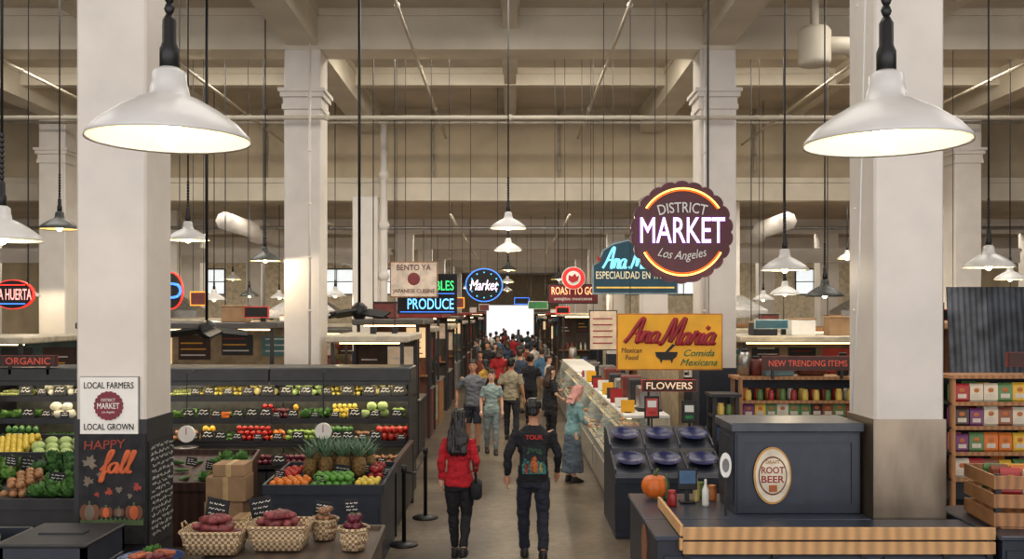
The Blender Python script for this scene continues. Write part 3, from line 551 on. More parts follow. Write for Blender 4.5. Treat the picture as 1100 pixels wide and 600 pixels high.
LB={'tomato':'ripe red tomato with green stem','apple':'shiny dark red apple','green_apple':'pale green apple','orange':'round bright orange','lime':'small green lime','lemon':'bright yellow lemon','melon':'pale yellow round melon','bell_pepper':'glossy red bell pepper','yellow_pepper':'glossy yellow bell pepper','green_pepper':'glossy green bell pepper','onion':'papery brown onion','cauliflower':'white cauliflower head','avocado':'dark green avocado','cabbage':'pale green cabbage head','beet':'dark purple beet','carrot':'slim orange carrot','squash':'yellow crookneck squash','zucchini':'dark green zucchini','sweet_potato':'purple-skinned sweet potato','corn':'pale ear of corn','cucumber':'green cucumber','russet_potato':'brown russet potato','yam':'orange-skinned yam','lettuce':'leafy green lettuce head','kale_bunch':'bunch of dark green kale','chard_bunch':'bunch of green chard','herb_bunch':'bunch of fresh green herbs'}
def put(kind,x,y,z,where,rz=None,sc=1,tilt=0):
    o=O(kind,P[kind],(x,y,z),(tilt,0,R(0,6.28) if rz is None else rz),sc=sc*R(.92,1.04)); tag(o,LB[kind]+' '+where,kind.replace('_',' '),'%s %s'%(kind.replace('_',' '),where)); return o
BB={k:[max(v.co[a] for v in m.vertices)-min(v.co[a] for v in m.vertices) for a in range(3)] for k,m in P.items()}
def row(kind,x0,x1,y0,rows,z,where,layers=1,sc=1):
    w,hy,hz=[q*sc for q in BB[kind]]
    ly=kind in('carrot','squash','zucchini','corn','cucumber'); lf=kind in('lettuce','kale_bunch','chard_bunch','herb_bunch')
    st=(hy if ly else w)*(1.04 if not lf else .72); dy=w*(1.03 if not lf else .7)
    for L in range(layers):
        for j in range(rows-L):
            x=x0+st*.5+(st*.5 if (j+L)%2 else 0)
            while x<x1-st*.3:
                put(kind,x,y0+dy*(j+L*.5),z+L*hz*.82,where,rz=(math.pi/2+R(-.08,.08)) if ly else None,sc=sc); x+=st
# produce case
Y0=13.6
cback=M('case_back',(112,110,98),.3,.4); shb=M('shelf_black',(34,34,36),.4)
def case(x0,x1,ends):
    w=x1-x0; parts=[]
    parts.append(('base_cabinet',B().box(0,w,.0,1.0,0,.42,0,.01).box(.01,w-.01,-.02,.0,.06,.4),charc))
    parts.append(('back_panel',B().box(0,w,.98,1.02,.42,1.9),cback))
    parts.append(('canopy',B().box(0,w,.12,1.02,1.72,1.93,0,.02).box(0,w,.12,.15,1.67,1.73),M('case_canopy',(46,48,48),.4)))
    for z,y in((.49,-.02),(.825,.14),(1.14,.28),(1.465,.42)):
        parts.append(('shelf',B().box(.0,w,y,.98,z,z+.02).box(.0,w,y-.012,y,z-.03,z+.03),shb))
        if z<1.3:
            parts.append(('light_shield',B().box(.0,w,y+.13,y+.14,z+.265,z+.305),shb)); parts.append(('shelf_light',B().box(.05,w-.05,y+.15,y+.175,z+.285,z+.30),ledw))
    parts.append(('shelf_light',B().box(.05,w-.05,.2,.26,1.70,1.72),ledw))
    for e in ends: 
        X=0 if e==0 else w-.02; parts.append(('end_panel',B().box(X,X+.02,.0,1.0,.42,1.73),charc))
    thing('produce_case',(x0,Y0,0),parts,label='open black refrigerated produce case with lit shelves',cat='display case',group='produce cases along the stall')
case(-7.75,-5.66,(0,)); case(-5.65,-3.56,()); case(-3.55,-1.47,(1,))
big=('melon','cabbage','cauliflower','lettuce','kale_bunch','chard_bunch')
seg={1:[(0,40,'corn'),(40,83,'cauliflower'),(184,214,'corn'),(214,262,'squash'),(262,300,'melon'),(300,345,'cabbage'),(345,392,'squash'),(392,438,'melon')],
 2:[(0,45,'lettuce'),(45,83,'cauliflower'),(184,226,'lettuce'),(226,248,'carrot'),(248,280,'kale_bunch'),(280,292,'tomato'),(292,312,'beet'),(312,322,'yellow_pepper'),(322,356,'chard_bunch'),(356,386,'lemon'),(386,420,'cabbage'),(420,438,'green_apple')],
 3:[(0,40,'green_pepper'),(40,83,'zucchini'),(184,214,'onion'),(214,230,'yellow_pepper'),(230,252,'cucumber'),(252,290,'tomato'),(290,306,'orange'),(306,342,'green_apple'),(342,378,'green_pepper'),(378,402,'russet_potato'),(402,438,'bell_pepper')],
 4:[(0,83,'russet_potato'),(184,230,'avocado'),(230,270,'onion'),(270,330,'beet'),(330,380,'green_apple'),(380,438,'russet_potato')]}
rz={1:(1.486,.50),2:(1.161,.36),3:(.846,.22),4:(.511,.06)}
for r_,ss in seg.items():
    z,dy=rz[r_]
    for a,b_,k in ss:
        row(k,PX(a,Y0+dy),PX(b_,Y0+dy)-.01,Y0+dy,2 if k in big else 3,z,'on the produce case shelf',layers=1 if k in('lettuce','kale_bunch','chard_bunch') else (3 if k in('carrot','lemon','tomato') else 2),sc=1.0 if r_>1 or k in('squash','corn') else .85)
tm=B().box(-.055,.055,-.004,.004,.0,.08).tube([(-.04,-.006,.03),(-.03,-.006,.045),(-.015,-.006,.03),(.0,-.006,.045),(.015,-.006,.03),(.04,-.006,.04)],.004,4,1).tube([(-.03,-.006,.06),(-.01,-.006,.068),(.01,-.006,.058),(.03,-.006,.066)],.004,4,1).mesh('price_card',[M('price_card',(26,26,28),.6),wht])
for r_,pxs in {1:(12,30,50,70,200,215,236,258,280,300,322,345,368,392,410,425),2:(20,40,60,196,212,226,250,265,280,292,310,334,356,378,400,424),3:(15,38,62,205,220,234,252,275,296,318,345,360,372,388,402,430),4:(40,200,240,300,360,410)}.items():
    z,dy=rz[r_]
    for px in pxs: O('price_card',tm,(PX(px,Y0),Y0+dy-.10,z+.012),(-.15,0,0),sc=R(1.1,1.9),label='small black price card clipped to shelf',cat='price card',group='price cards on the produce shelves')
for px,py in((200,466),(347,463)):
    b=B(); b.plate([(.12*math.cos(a*math.pi/12),.12*math.sin(a*math.pi/12)) for a in range(24)],0,.05); c=B().lathe([(.02,-.17),(.15,-.2),(.17,-.19),(.17,-.185)],20); hgt=PZ(400,13.3)-PZ(py,13.3)
    thing('hanging_scale',(PX(px,13.35),13.35,PZ(py,13.35)),[('dial',b,wht),('pan',c,steel,True),('needle',B().box(-.005,.005,-.006,0,-.01,.09),redp),('hook',B().tube([(0,.03,.1),(0,.03,hgt),(0,.38,hgt+.02)],.008,6),black)],label='white dial produce scale with steel pan',cat='scale')
def stand(x0,x1,y0,y1,zf,zb,mat,lab,name='produce_stand',lip=.06,topm=None):
    w=x1-x0; dp=y1-y0
    b=B().add([(0,0,0),(w,0,0),(w,dp,0),(0,dp,0),(0,0,zf),(w,0,zf),(w,dp,zb),(0,dp,zb)],[(0,3,2,1),(4,5,6,7),(0,1,5,4),(1,2,6,5),(2,3,7,6),(3,0,4,7)])
    r_=B()
    def wl(a,b2,c,d2,za,zbb):
        r_.add([(a,c,za-.04),(b2,c,za-.04),(b2,d2,zbb-.04),(a,d2,zbb-.04),(a,c,za+lip),(b2,c,za+lip),(b2,d2,zbb+lip),(a,d2,zbb+lip)],[(0,3,2,1),(4,5,6,7),(0,1,5,4),(1,2,6,5),(2,3,7,6),(3,0,4,7)])
    wl(-.02,w+.02,-.03,0,zf,zf); wl(-.02,w+.02,dp,dp+.03,zb,zb); wl(-.03,0,0,dp,zf,zb); wl(w,w+.03,0,dp,zf,zb)
    return thing(name,(x0,y0,0),[('stand_body',b,topm or mat),('edge_rail',r_,mat),('front_panel',B().box(.03,w-.03,-.015,0,.05,zf*.8),mat)],label=lab,cat='produce stand')
stand(-2.66,-1.40,10.1,11.3,.82,.87,navy,'navy produce stand holding pineapples and limes')
sl=lambda y:.82+(y-10.1)*.04
def field(kind,x0,x1,y0,y1,zf,where,st=None,lay=1,sc=1):
    w,hy,hz=BB[kind]; s=st or max(w,hy)*1.04*sc
    for L in range(lay):
        y=y0+s/2+L*s*.5; j=0
        while y<y1-s*.3:
            x=x0+s/2+((j+L)%2)*s*.5
            while x<x1-s*.3: put(kind,x,y,zf(y)+L*s*.75,where,sc=sc); x+=s
            y+=s; j+=1
wi='on the navy produce stand'
field('lime',-2.18,-1.72,10.12,10.5,lambda y:sl(y)+.01,wi,lay=2,sc=1.15); field('orange',-2.64,-2.2,10.14,10.5,lambda y:sl(y)+.01,wi); field('lemon',-1.7,-1.42,10.14,10.45,lambda y:sl(y)+.01,wi); field('apple',-1.62,-1.42,10.5,11.0,lambda y:sl(y)+.01,wi,lay=2); field('tomato',-2.64,-2.42,10.55,11.1,lambda y:sl(y)+.01,wi)
b=B().lathe([(.02,0),(.05,.01),(.068,.06),(.072,.11),(.062,.17),(.035,.2)],14)
cr=B()
for i in range(30):
    a=i*2.4; u=i/30; ln=.20*(1-.2*u); t=.75+.75*u; dx,dy=math.cos(a),math.sin(a); vs=[]
    for k in range(4):
        q=k/3; rad=.015+ln*q*math.cos(t)*(1+.3*q); z=.19+ln*q*math.sin(t)*(1-.08*q); ww=.012*(1-q)+.001
        for s in(-1,1): vs.append((dx*rad-dy*s*ww,dy*rad+dx*s*ww,z))
    cr.add(vs,[(k*2,k*2+1,k*2+3,k*2+2) for k in range(3)])
pine=thing('pineapple',(-2.3,10.68,sl(10.68)+.015),[('fruit_body',b,M('pineapple_skin',(140,104,54),.7,tex='voro',scale=30,col2=(74,64,30),bump=.8),True),('crown',cr,M('pineapple_crown',(96,128,100),.5,var=.3,scale=20),True)],label='ripe pineapple with spiky green crown on stand',cat='pineapple',group='pineapples on the stand',sc=1.1)
for j,y in enumerate((10.68,10.88,11.08,11.22)):
    for i in range(4 if j<3 else 3):
        if i==0 and j==0: continue
        dup(pine,(-2.30+i*.19+(j%2)*.09,y,sl(y)+.015),(0,0,R(0,6)),1.15*R(.92,1.08))
# wicker baskets, near stand
stand(-2.30,-1.06,6.85,7.7,.88,.95,M('worn_wood_top',(92,78,66),.6,tex='wave',scale=2,var=.15),'dark weathered display stand holding wicker baskets',lip=.035)
def basket(px0,px1,d,hgt,kind,n,lab,rnd=False,sc=1):
    w=(px1-px0)*d/F; cx=PX((px0+px1)/2,d); z=.88+(d-6.85)*.082+.015; w2=w/2; dp=w2*.75; nn=24
    if rnd: dp=w2
    b=B()
    def rg(z,s): return er(z,w2*s,dp*s,0,0,nn,8 if not rnd else 2)
    b.rings([rg(0,.80),rg(hgt*.5,.9),rg(hgt,1.0),rg(hgt,.93),rg(hgt*.5,.84),rg(.02,.74)])
    rm=B(); q=rg(hgt,1.0); rm.tube(q+[q[0]],.014,6); rm2=B(); q=rg(hgt*.45,.9); rm2.tube(q+[q[0]],.008,6)
    parts=[('basket_body',b,wick,True),('rim',rm,wick,True),('band',rm2,wick,True)]
    for s in(-1,1):
        if not rnd: parts.append(('handle',B().tube([(s*w2*.98,-.06,hgt),(s*w2*1.06,-.03,hgt+.05),(s*w2*1.06,.03,hgt+.05),(s*w2*.98,.06,hgt)],.008,6),wick,True))
    thing('wicker_basket',(cx,d,z),parts,label=lab,cat='basket')
    per=10 if not rnd else 6
    for i in range(n):
        a=i*2.4; lay=i//per; rr=math.sqrt((i%per+.5)/per)*(.78-.18*lay)
        put(kind,cx+w2*rr*math.cos(a)*.9,d+dp*rr*math.sin(a)*.85,z+hgt*.52+lay*.06,'heaped in a wicker basket',rz=R(0,6.28),sc=sc*.92,tilt=R(-.2,.2))
basket(199,265,7.15,.17,'sweet_potato',29,'rectangular wicker basket heaped with sweet potatoes')
basket(269,334,7.25,.18,'sweet_potato',29,'rectangular wicker basket filled with purple sweet potatoes')
basket(334,363,7.45,.15,'russet_potato',17,'small round wicker basket of potatoes',rnd=True,sc=.8); basket(364,396,7.2,.16,'beet',17,'small round wicker basket of beets',rnd=True)
def csign(px,py,d,w,h,tilt=.15,lab='small black chalk price sign on a stake'):
    b=B().box(-w/2,w/2,-.006,.006,0,h); c=B()
    for i in range(3):
        x=-w*.36
        while x<w*.3:
            ln=R(.02,.05); c.tube([(x,-.008,h*(.25+.24*i)),(x+ln*.3,-.008,h*(.31+.24*i)),(x+ln*.6,-.008,h*(.24+.24*i)),(x+ln,-.008,h*(.3+.24*i))],.003,4); x+=ln+.012
    thing('price_sign',(PX(px,d),d,PZ(py,d)),[('sign_board',b,chalk),('chalk_marks',c,wht),('stake',B().box(-.006,.006,0,.008,-.14,.01),wood)],rot=(0,tilt,R(-.2,.2)),label=lab,cat='price sign',group='chalk price signs')
for a in((232,558,7.38,.19,.17),(283,556,7.5,.18,.17,-.2),(345,553,7.62,.13,.11),(378,551,7.5,.11,.11,-.1),(366,514,10.5,.18,.16),(392,508,10.7,.14,.12),(343,520,10.2,.12,.1),(30,505,9.5,.16,.14),(60,520,9,.14,.12),(12,500,9.3,.12,.1),(300,514,10.4,.12,.1),(412,510,10.7,.1,.1),(205,500,10.95,.12,.1),(225,504,10.9,.1,.1)): csign(*a)
# blue tub
stand(-2.82,-2.36,6.3,6.78,.86,.88,charc,'low dark stand beside the basket stand')
b=B().lathe([(.0,0),(.12,0),(.17,.04),(.22,.13),(.225,.13),(.215,.125),(.16,.05),(.0,.03)],28)
bx,by=PX(162,6.54),6.54
thing('blue_bowl',(bx,by,.905),[('bowl',b,M('blue_enamel',(36,66,120),.3),True)],label='round blue tub heaped with mixed vegetables',cat='bowl')
for i in range(24):
    a=i*2.4; rr=math.sqrt((i%12+.5)/12)*.13; put(['yam','yam','carrot','sweet_potato','herb_bunch'][i%5],bx+rr*math.cos(a),by+rr*math.sin(a),.905+.08+(i//12)*.05,'in a round blue tub',sc=.66 if i%5<4 else .6)
# left cluster
stand(-5.6,-4.0,8.7,9.9,.95,1.2,charc,'dark sloped produce stand of leafy greens')
s2=lambda y:.95+(y-8.7)*.208
wl='on the dark sloped stand'
field('lettuce',-5.5,-4.9,8.75,9.8,s2,wl,st=.16); field('onion',-4.85,-4.6,8.8,9.3,lambda y:s2(y)+.01,wl,lay=2); field('chard_bunch',-4.58,-4.05,8.8,9.3,s2,wl,st=.15); field('kale_bunch',-4.85,-4.05,9.35,9.85,s2,wl,st=.16)
for i,(x0,x1) in enumerate(((-4.4,-3.85),(-3.8,-3.15))):
  parts=[('bin_body',B().box(0,x1-x0,0,.7,0,.82,0,.02),navy2)]
  for (a,e,f,g) in((0,x1-x0,0,.04),(0,x1-x0,.66,.7),(0,.04,0,.7),(x1-x0-.04,x1-x0,0,.7)): parts.append(('bin_wall',B().box(a,e,f,g,.82,1.0),navy2))
  if i: parts.append(('bin_lid',B().box(-.01,x1-x0+.01,-.01,.71,1.0,1.03,0,.01).box(.15,x1-x0-.15,.3,.4,1.03,1.045),charc))
  thing('storage_bin',(x0,6.9,0),parts,label='dark slate plastic storage bin beside column',cat='bin')
field('cabbage',-4.35,-3.9,6.95,7.55,lambda y:.90,'in the dark storage bin',sc=.95)
stand(-5.0,-3.2,10.9,11.8,.7,.95,brownw,'low dark wooden sloped produce stand with greens'); s3=lambda y:.7+(y-10.9)*.277
field('herb_bunch',-4.9,-4.2,10.95,11.7,s3,'on the low dark stand',st=.16); field('zucchini',-4.2,-3.7,10.95,11.7,lambda y:s3(y)+.01,'on the low dark stand'); field('chard_bunch',-3.7,-3.25,10.95,11.7,s3,'on the low dark stand',st=.18)
stand(-6.6,-5.2,11.2,12.1,.85,1.1,charc,'dark sloped produce stand with lemons and cabbages'); s4=lambda y:.86+(y-11.2)*.277
field('lemon',-6.5,-6.0,11.25,12.0,s4,'on the dark stand',lay=2); field('cabbage',-6.0,-5.3,11.25,12.0,s4,'on the dark stand')
for i,(px,d,z,w,h) in enumerate(((245,10.7,0,.46,.3),(245,10.72,.302,.44,.3),(247,10.7,.604,.45,.28),(266,10.2,0,.30,.26),(266,10.2,.262,.28,.26),(250,10.7,.886,.36,.14))):
    b=B().box(-w/2,w/2,-.17,.17,0,h,0,.006); c=B().box(-.03,.03,-.173,.173,h-.001,h+.002)
    thing('cardboard_box',(PX(px,d),d,z),[('box_body',b,card),('packing_tape',c,M('tape',(200,170,120),.4)),('packing_tape',B().box(-.03,.03,-.173,-.170,0,h),M('tape'))],label='brown corrugated cardboard box stacked by the stand',cat='box',group='cardboard boxes')
def stanch(px,fy,h=.94):
    d=2750/(fy-335.0); x=PX(px,d)
    thing('stanchion',(x,d,0),[('base',B().lathe([(0,0),(.17,0),(.17,.02),(.05,.045),(0,.045)],24),black,True),('post',B().lathe([(.025,.04),(.025,h-.08),(.035,h-.07),(.035,h),(0,h+.01)],14),black,True)],label='black metal queue stanchion standing on concrete floor',cat='stanchion',group='queue stanchions')
    return x,d
a=stanch(434,585); c=stanch(457,556)
b=B().tube([(a[0],a[1]+.04,.86),((a[0]+c[0])/2,(a[1]+c[1])/2,.72),(c[0],c[1]-.04,.86)],.016,6,flat=.3); p0=Vector((a[0],a[1],0))
b.warp(lambda v:v-p0); thing('queue_belt',p0,[('queue_belt',b,black,True)],label='black retractable belt strung between stanchions',cat='belt')
thing('partition',( -1.44,11.4,0),[('panel',B().box(0,.04,0,2.05,.08,.86),charc),('top_rail',B().box(-.01,.05,0,2.05,.86,.91),brownw),('post',B().box(-.01,.05,0,.05,0,.86),black),('post',B().box(-.01,.05,2.0,2.05,0,.86),black)],label='low dark partition along the aisle edge',cat='partition')
# ---------------------------------------------------------------- generic goods
bot=B().lathe([(.0,0),(.035,0),(.037,.02),(.037,.16),(.014,.22),(.014,.27),(.0,.27)],10)
def gm(name,b,cols_,sm=True,extra=[]): return [b.mesh(name,[M('%s_c%d'%(name,i),c,.35,var=.08)]+extra,sm) for i,c in enumerate(cols_)]
bots=gm('bottle',bot,[(60,90,50),(150,60,30),(210,190,120),(200,60,50),(230,230,220)])
jar=B().lathe([(0,0),(.045,0),(.048,.02),(.048,.11),(.038,.13),(.04,.135),(.04,.16),(0,.16)],10); jars=gm('jar',jar,[(190,110,50),(160,40,40),(220,190,90),(90,120,60),(230,226,210)])
ctns=gm('food_carton',B().box(-.06,.06,-.04,.04,0,.17,0,.004),[(180,60,44),(210,180,90),(60,90,140),(215,210,200),(90,120,74),(100,66,110)],False)
pk=B(); pk.rings([[( -.08,-.003,0),(.08,-.003,0),(.08,.003,0),(-.08,.003,0)],[(-.08,-.022,.03),(.08,-.022,.03),(.08,.022,.03),(-.08,.022,.03)],[(-.08,-.022,.19),(.08,-.022,.19),(.08,.022,.19),(-.08,.022,.19)],[(-.08,-.003,.225),(.08,-.003,.225),(.08,.003,.225),(-.08,.003,.225)]]); pk.box(-.05,.05,-.025,-.02,.05,.10,1); pk.sph((0,-.02,.145),(.04,.006,.03),10,4,2)
pks=gm('snack_packet',pk,[(170,40,40),(226,180,60),(120,60,110),(216,120,50),(90,130,76),(220,208,186),(140,80,56),(210,120,130),(70,50,44)],False,[M('packet_label',(215,205,190),.5),M('packet_motif',(190,110,50),.5)])
def goods(ms,name,x0,x1,y,z,st,lab,group,rows=1):
    for j in range(rows):
        x=x0+st/2
        while x<x1-st*.3:
            O(name,random.choice(ms),(x,y+j*st,z),(0,0,R(-.12,.12)),sc=R(.9,1.04),label=lab,cat=name.replace('_',' '),group=group); x+=st
def rack(x0,x1,y0,y1,zs,z1,lab,mat=wood,bm=None):
    w=x1-x0; dp=y1-y0; parts=[]
    for X in(0,w-.05):
        parts.append(('post',B().box(X,X+.05,0,.05,0,z1),mat)); parts.append(('post',B().box(X,X+.05,dp-.05,dp,0,z1),mat))
    for z in zs: parts.append(('shelf',B().box(0,w,0,dp,z-.03,z),charc)); parts.append(('shelf_edge',B().box(0,w,-.01,0,z-.035,z+.01),mat))
    parts.append(('back_panel',B().box(.0,w,dp,dp+.02,.1,z1),bm or charc)); parts.append(('top_board',B().box(-.03,w+.03,-.03,dp+.02,z1,z1+.04),mat))
    thing('shelf_rack',(x0,y0,0),parts,label=lab,cat='shelf')
xr0,xr1=PX(1022,10.8),PX(1022,10.8)+1.6
rack(xr0,xr1,10.8,11.2,(.5,.82,1.12,1.42,1.7),1.98,'wooden snack rack packed with colourful packets',wood2)
for z in(.82,1.12,1.42,1.7): goods(pks,'snack_packet',xr0+.06,xr1-.06,10.86,z,.168,'bright flat snack packet standing on the rack','snack packets on the rack',2)
xr0,xr1=PX(792,13.2),PX(925,13.2)+1.0
rack(xr0,xr1,13.1,13.6,(.5,.95,1.25,1.5),1.80,'low wooden shelf rack of groceries',wood2)
for z,ms,nm in((.95,ctns,'food_carton'),(1.25,pks,'snack_packet'),(1.5,jars,'jar')): goods(ms,nm,xr0+.08,xr1-.08,13.2,z,.16,'small '+nm.replace('_',' ')+' standing on the wooden rack',nm.replace('_',' ')+'s on the wooden rack',2)
def counter(x0,x1,y0,y1,h,mat,topm,lab,panels=3):
    w=x1-x0; dp=y1-y0; parts=[('counter_body',B().box(0,w,0,dp,0,h-.04),mat),('worktop',B().box(-.03,w+.03,-.03,dp+.03,h-.04,h,0,.01),topm)]
    for i in range(panels): parts.append(('front_panel',B().box(w*i/panels+.03,w*(i+1)/panels-.03,-.012,0,.12,h-.12),mat))
    return thing('counter',(x0,y0,0),parts,label=lab,cat='counter')
counter(3.3,5.0,11.0,11.8,1.05,navy,navy2,'long dark navy counter behind the grocery rack')
for i in range(5): O('jar',random.choice(jars),(3.5+i*.3,11.4+R(-.1,.1),1.05),label='small glass jar on the dark counter',cat='jar',group='jars on the dark counter')
# ---------------------------------------------------------------- service counter
t=O('service_counter',None,(1.17,7.32,0),label='navy service counter with pine slat railing',cat='counter')
w=3.82-1.17
O('counter_body',B().box(0,w,.06,.62,0,.94).box(0,1.92,.62,1.75,0,.94).mesh('counter_body',navy),parent=t)
O('worktop',B().box(-.02,w+.02,.04,.64,.94,.98,0,.008).box(-.02,1.93,.64,1.78,.94,.98,0,.008).mesh('worktop',M('blue_grey_top',(56,64,78),.3,var=.1)),parent=t)
for z in(.845,.958): 
    O('rail_slat',B().box(.19,w,.0,.025,z,z+.098,0,.004).mesh('rail_slat',wood),parent=t)
    O('rail_slat',B().box(.165,.19,.0,1.1,z+.03,z+.125,0,.004).mesh('rail_slat',wood),parent=t)
for X in(.2,.9,1.6,2.25,w-.06): O('rail_post',B().box(X,X+.05,.025,.06,.80,1.05).mesh('rail_post',black),parent=t)
for i in range(3): O('front_panel',B().box(.05+i*.87,.87+i*.87,.035,.06,.1,.82).mesh('front_panel',navy2),parent=t)
O('side_emblem',B().plate([(.15*math.cos(a*math.pi/12),.15*math.sin(a*math.pi/12)*1.3) for a in range(24)],0,.01).warp(lambda v:Vector((-.012+v.y,.75+v.x,.72+v.z))).mesh('side_emblem',M('emblem_brown',(140,90,60),.5)),parent=t)
bx0,bx1,by0,by1=1.97,3.07,8.16,8.76
w=bx1-bx0; t=O('beverage_cabinet',None,(bx0,by0,.981),label='slate box cabinet with oval root beer emblem on counter',cat='cabinet')
cab=M('cabinet_slate',(50,56,68),.35); O('cabinet_body',B().box(0,w,0,.6,0,.72,0,.006).mesh('cabinet_body',cab),parent=t); O('lid',B().box(-.04,w+.02,-.04,.62,.72,.80,0,.01).mesh('lid',M('lid_slate',(70,75,84),.35)),parent=t); O('side_panel',B().box(-.02,0,.05,.55,.08,.66).mesh('side_panel',navy),parent=t)
for q in((.02,w-.02,.02,.09),(.02,w-.02,.63,.70),(.02,.08,.09,.63),(w-.08,w-.02,.09,.63)): O('front_frame',B().box(q[0],q[1],-.015,0,q[2],q[3]).mesh('front_frame',navy2),parent=t)
ex,ez=PX(829,8.16)-bx0,PZ(510,8.16)-.981
def oval(a,b2,m,y,nm): O(nm,B().plate([(ex+a*math.cos(i*math.pi/20),ez+b2*math.sin(i*math.pi/20)) for i in range(40)],y,y+.008).mesh(nm,m),parent=t)
oval(.165,.25,M('gold_edge',(200,150,80),.4),-.024,'emblem_edge'); oval(.15,.232,M('cream_emblem',(226,214,190),.5),-.030,'emblem_panel'); oval(.125,.17,M('emblem_dark',(110,60,40),.5),-.033,'emblem_field'); oval(.115,.155,M('cream_emblem'),-.036,'emblem_field')
text('ROOT',M('emblem_letter',(150,34,30),.5),t,(ex,-.038,ez+.05),width=.2,height=.06,off=.015); text('BEER',M('emblem_letter'),t,(ex,-.038,ez-.03),width=.2,height=.06,off=.015); text('DRAFT',M('emblem_gold',(180,120,50),.5),t,(ex,-.038,ez+.12),width=.12,height=.03,off=.01)
O('emblem_mug',B().box(ex-.035,ex+.035,-.044,-.034,ez-.14,ez-.08).mesh('emblem_mug',M('mug_amber',(176,96,40),.5)),parent=t)
b=B(); n=40; rs=[]
for j in range(11):
    a=-math.pi/2+math.pi*j/10; q=max(math.cos(a),.08)**.85
    rs.append([((.135*q*(1-.10*abs(math.cos(5*2*math.pi*i/n))**3))*math.cos(2*math.pi*i/n),(.135*q*(1-.10*abs(math.cos(5*2*math.pi*i/n))**3))*math.sin(2*math.pi*i/n),.115*(1+math.sin(a)*(1-.12*(abs(math.sin(a))>.95)))) for i in range(n)])
b.rings(rs)
thing('pumpkin',(PX(703,8.9),8.85,.982),[('pumpkin_body',b,M('pumpkin_skin',(214,108,34),.45,var=.1),True),('stem',B().tube([(0,0,.2),(.01,0,.25),(.03,0,.28)],[.022,.014,.016],8),stemg,True)],label='round ribbed orange pumpkin on the navy counter',cat='pumpkin')
thing('tablet_register',(PX(737,8.7),8.65,.982),[('stand_base',B().box(-.07,.07,-.06,.08,0,.02,0,.005),black),('stand_arm',B().box(-.02,.02,.0,.03,.02,.22),black),('screen_body',B().box(-.09,.09,-.02,0,.12,.32,0,.006),black),('display',B().box(-.075,.075,-.024,-.02,.18,.30),M('screen_glow',(60,90,120),.3,emit=.2))],label='small tablet cash register on black stand',cat='tablet')
for i,(px,dd) in enumerate(((716,8.8),(722,8.5),(748,8.7),(752,8.9),(758,8.5),(765,8.75))):
    O(['bottle','jar'][i%2],[bots,jars][i%2][i%5],(PX(px,dd),dd,.982),sc=.9,label='small condiment %s on the navy counter'%['bottle','jar'][i%2],cat=['bottle','jar'][i%2],group='condiments on the navy counter')
thing('round_sign',(PX(779,8.1),8.08,1.42),[('disc',B().plate([(.05*math.cos(a*math.pi/12),.11*math.sin(a*math.pi/12)) for a in range(24)],0,.012),wht),('disc_mark',B().plate([(.03*math.cos(a*math.pi/12),.06*math.sin(a*math.pi/12)) for a in range(24)],-.004,0),M('grey_edge')),('holder',B().box(-.008,.008,0,.012,-.44,-.1),black)],label='small white round sign on holder beside cabinet',cat='sign')
# right crate + counter
counter(3.86,5.2,7.3,8.4,1.0,navy,navy2,'dark navy side counter holding a wooden crate',2)
t=O('wooden_crate',None,(3.92,7.5,1.002),(0,0,math.radians(-6)),label='slatted pine crate of packaged snacks',cat='crate')
for i,z in enumerate((.02,.17,.32)):
    O('crate_slat',B().box(0,1.1,0,.02,z,z+.11,0,.004).mesh('crate_slat',wood2),parent=t); O('crate_slat',B().box(0,1.1,.62,.64,z,z+.11).mesh('crate_slat',wood2),parent=t); O('crate_slat',B().box(-.02,0,.0,.64,z,z+.11).mesh('crate_slat',wood2),parent=t)
for X in(.0,.4,1.05): O('crate_post',B().box(X,X+.045,.02,.06,0,.44).mesh('crate_post',black),parent=t)
O('crate_floor',B().box(0,1.1,.02,.62,0,.02).mesh('crate_floor',wood2),parent=t)
for i in range(18): O('snack_packet',pks[(i*5)%8],(4.1+(i%6)*.165,7.62+(i//6)*.15-(i%6)*.015,1.25),(R(-.2,.2),0,R(-.2,.2)),label='bright flat snack packet in the pine crate',cat='snack packet',group='snack packets in the crate')
# ---------------------------------------------------------------- tiered stand with bowls
x0,x1,y0,y1=1.28,2.62,11.3,12.7; w=x1-x0
t=O('display_stand',None,(x0,y0,0),label='dark navy tiered stand with cobalt bowls',cat='display stand')
sec=[(0,0),(0,.72),(.08,.78),(.62,.93),(.66,1.0),(1.15,1.18),(1.4,1.2),(1.4,0)]
b=B().rings([[(0,y,z) for y,z in sec],[(w,y,z) for y,z in sec]]); O('stand_body',b.mesh('stand_body',navy),parent=t)
for X in(0,w*.33,w*.66,w): O('front_trim',B().box(X-.012,X+.012,-.015,0,.08,.68).mesh('front_trim',navy2),parent=t)
O('front_trim',B().box(0,w,-.02,0,.68,.74).mesh('front_trim',navy2),parent=t); O('front_trim',B().box(0,w,-.02,0,.02,.08).mesh('front_trim',navy2),parent=t)
for a,b2 in((sec[2],sec[3]),(sec[4],sec[5])):
    for X in(0,w*.333,w*.666,w-.02): O('divider',B().add([(X,a[0],a[1]),(X+.02,a[0],a[1]),(X+.02,b2[0],b2[1]),(X,b2[0],b2[1]),(X,a[0],a[1]+.05),(X+.02,a[0],a[1]+.05),(X+.02,b2[0],b2[1]+.05),(X,b2[0],b2[1]+.05)],[(0,3,2,1),(4,5,6,7),(0,1,5,4),(1,2,6,5),(2,3,7,6),(3,0,4,7)]).mesh('divider',navy2),parent=t)
bw=B().lathe([(.0,.008),(.1,.008),(.16,.03),(.185,.065),(.19,.065),(.18,.058),(.15,.03),(.0,.02)],24).mesh('bowl',bowlb,True)
for yy,zz in((.36,.868),(.92,1.108)):
    for i in range(3): O('bowl',bw,(x0+w*(i+.5)/3,y0+yy,zz),(math.radians(17),0,0),label='round cobalt blue bowl on the tiered stand',cat='bowl',group='cobalt bowls on the stand')
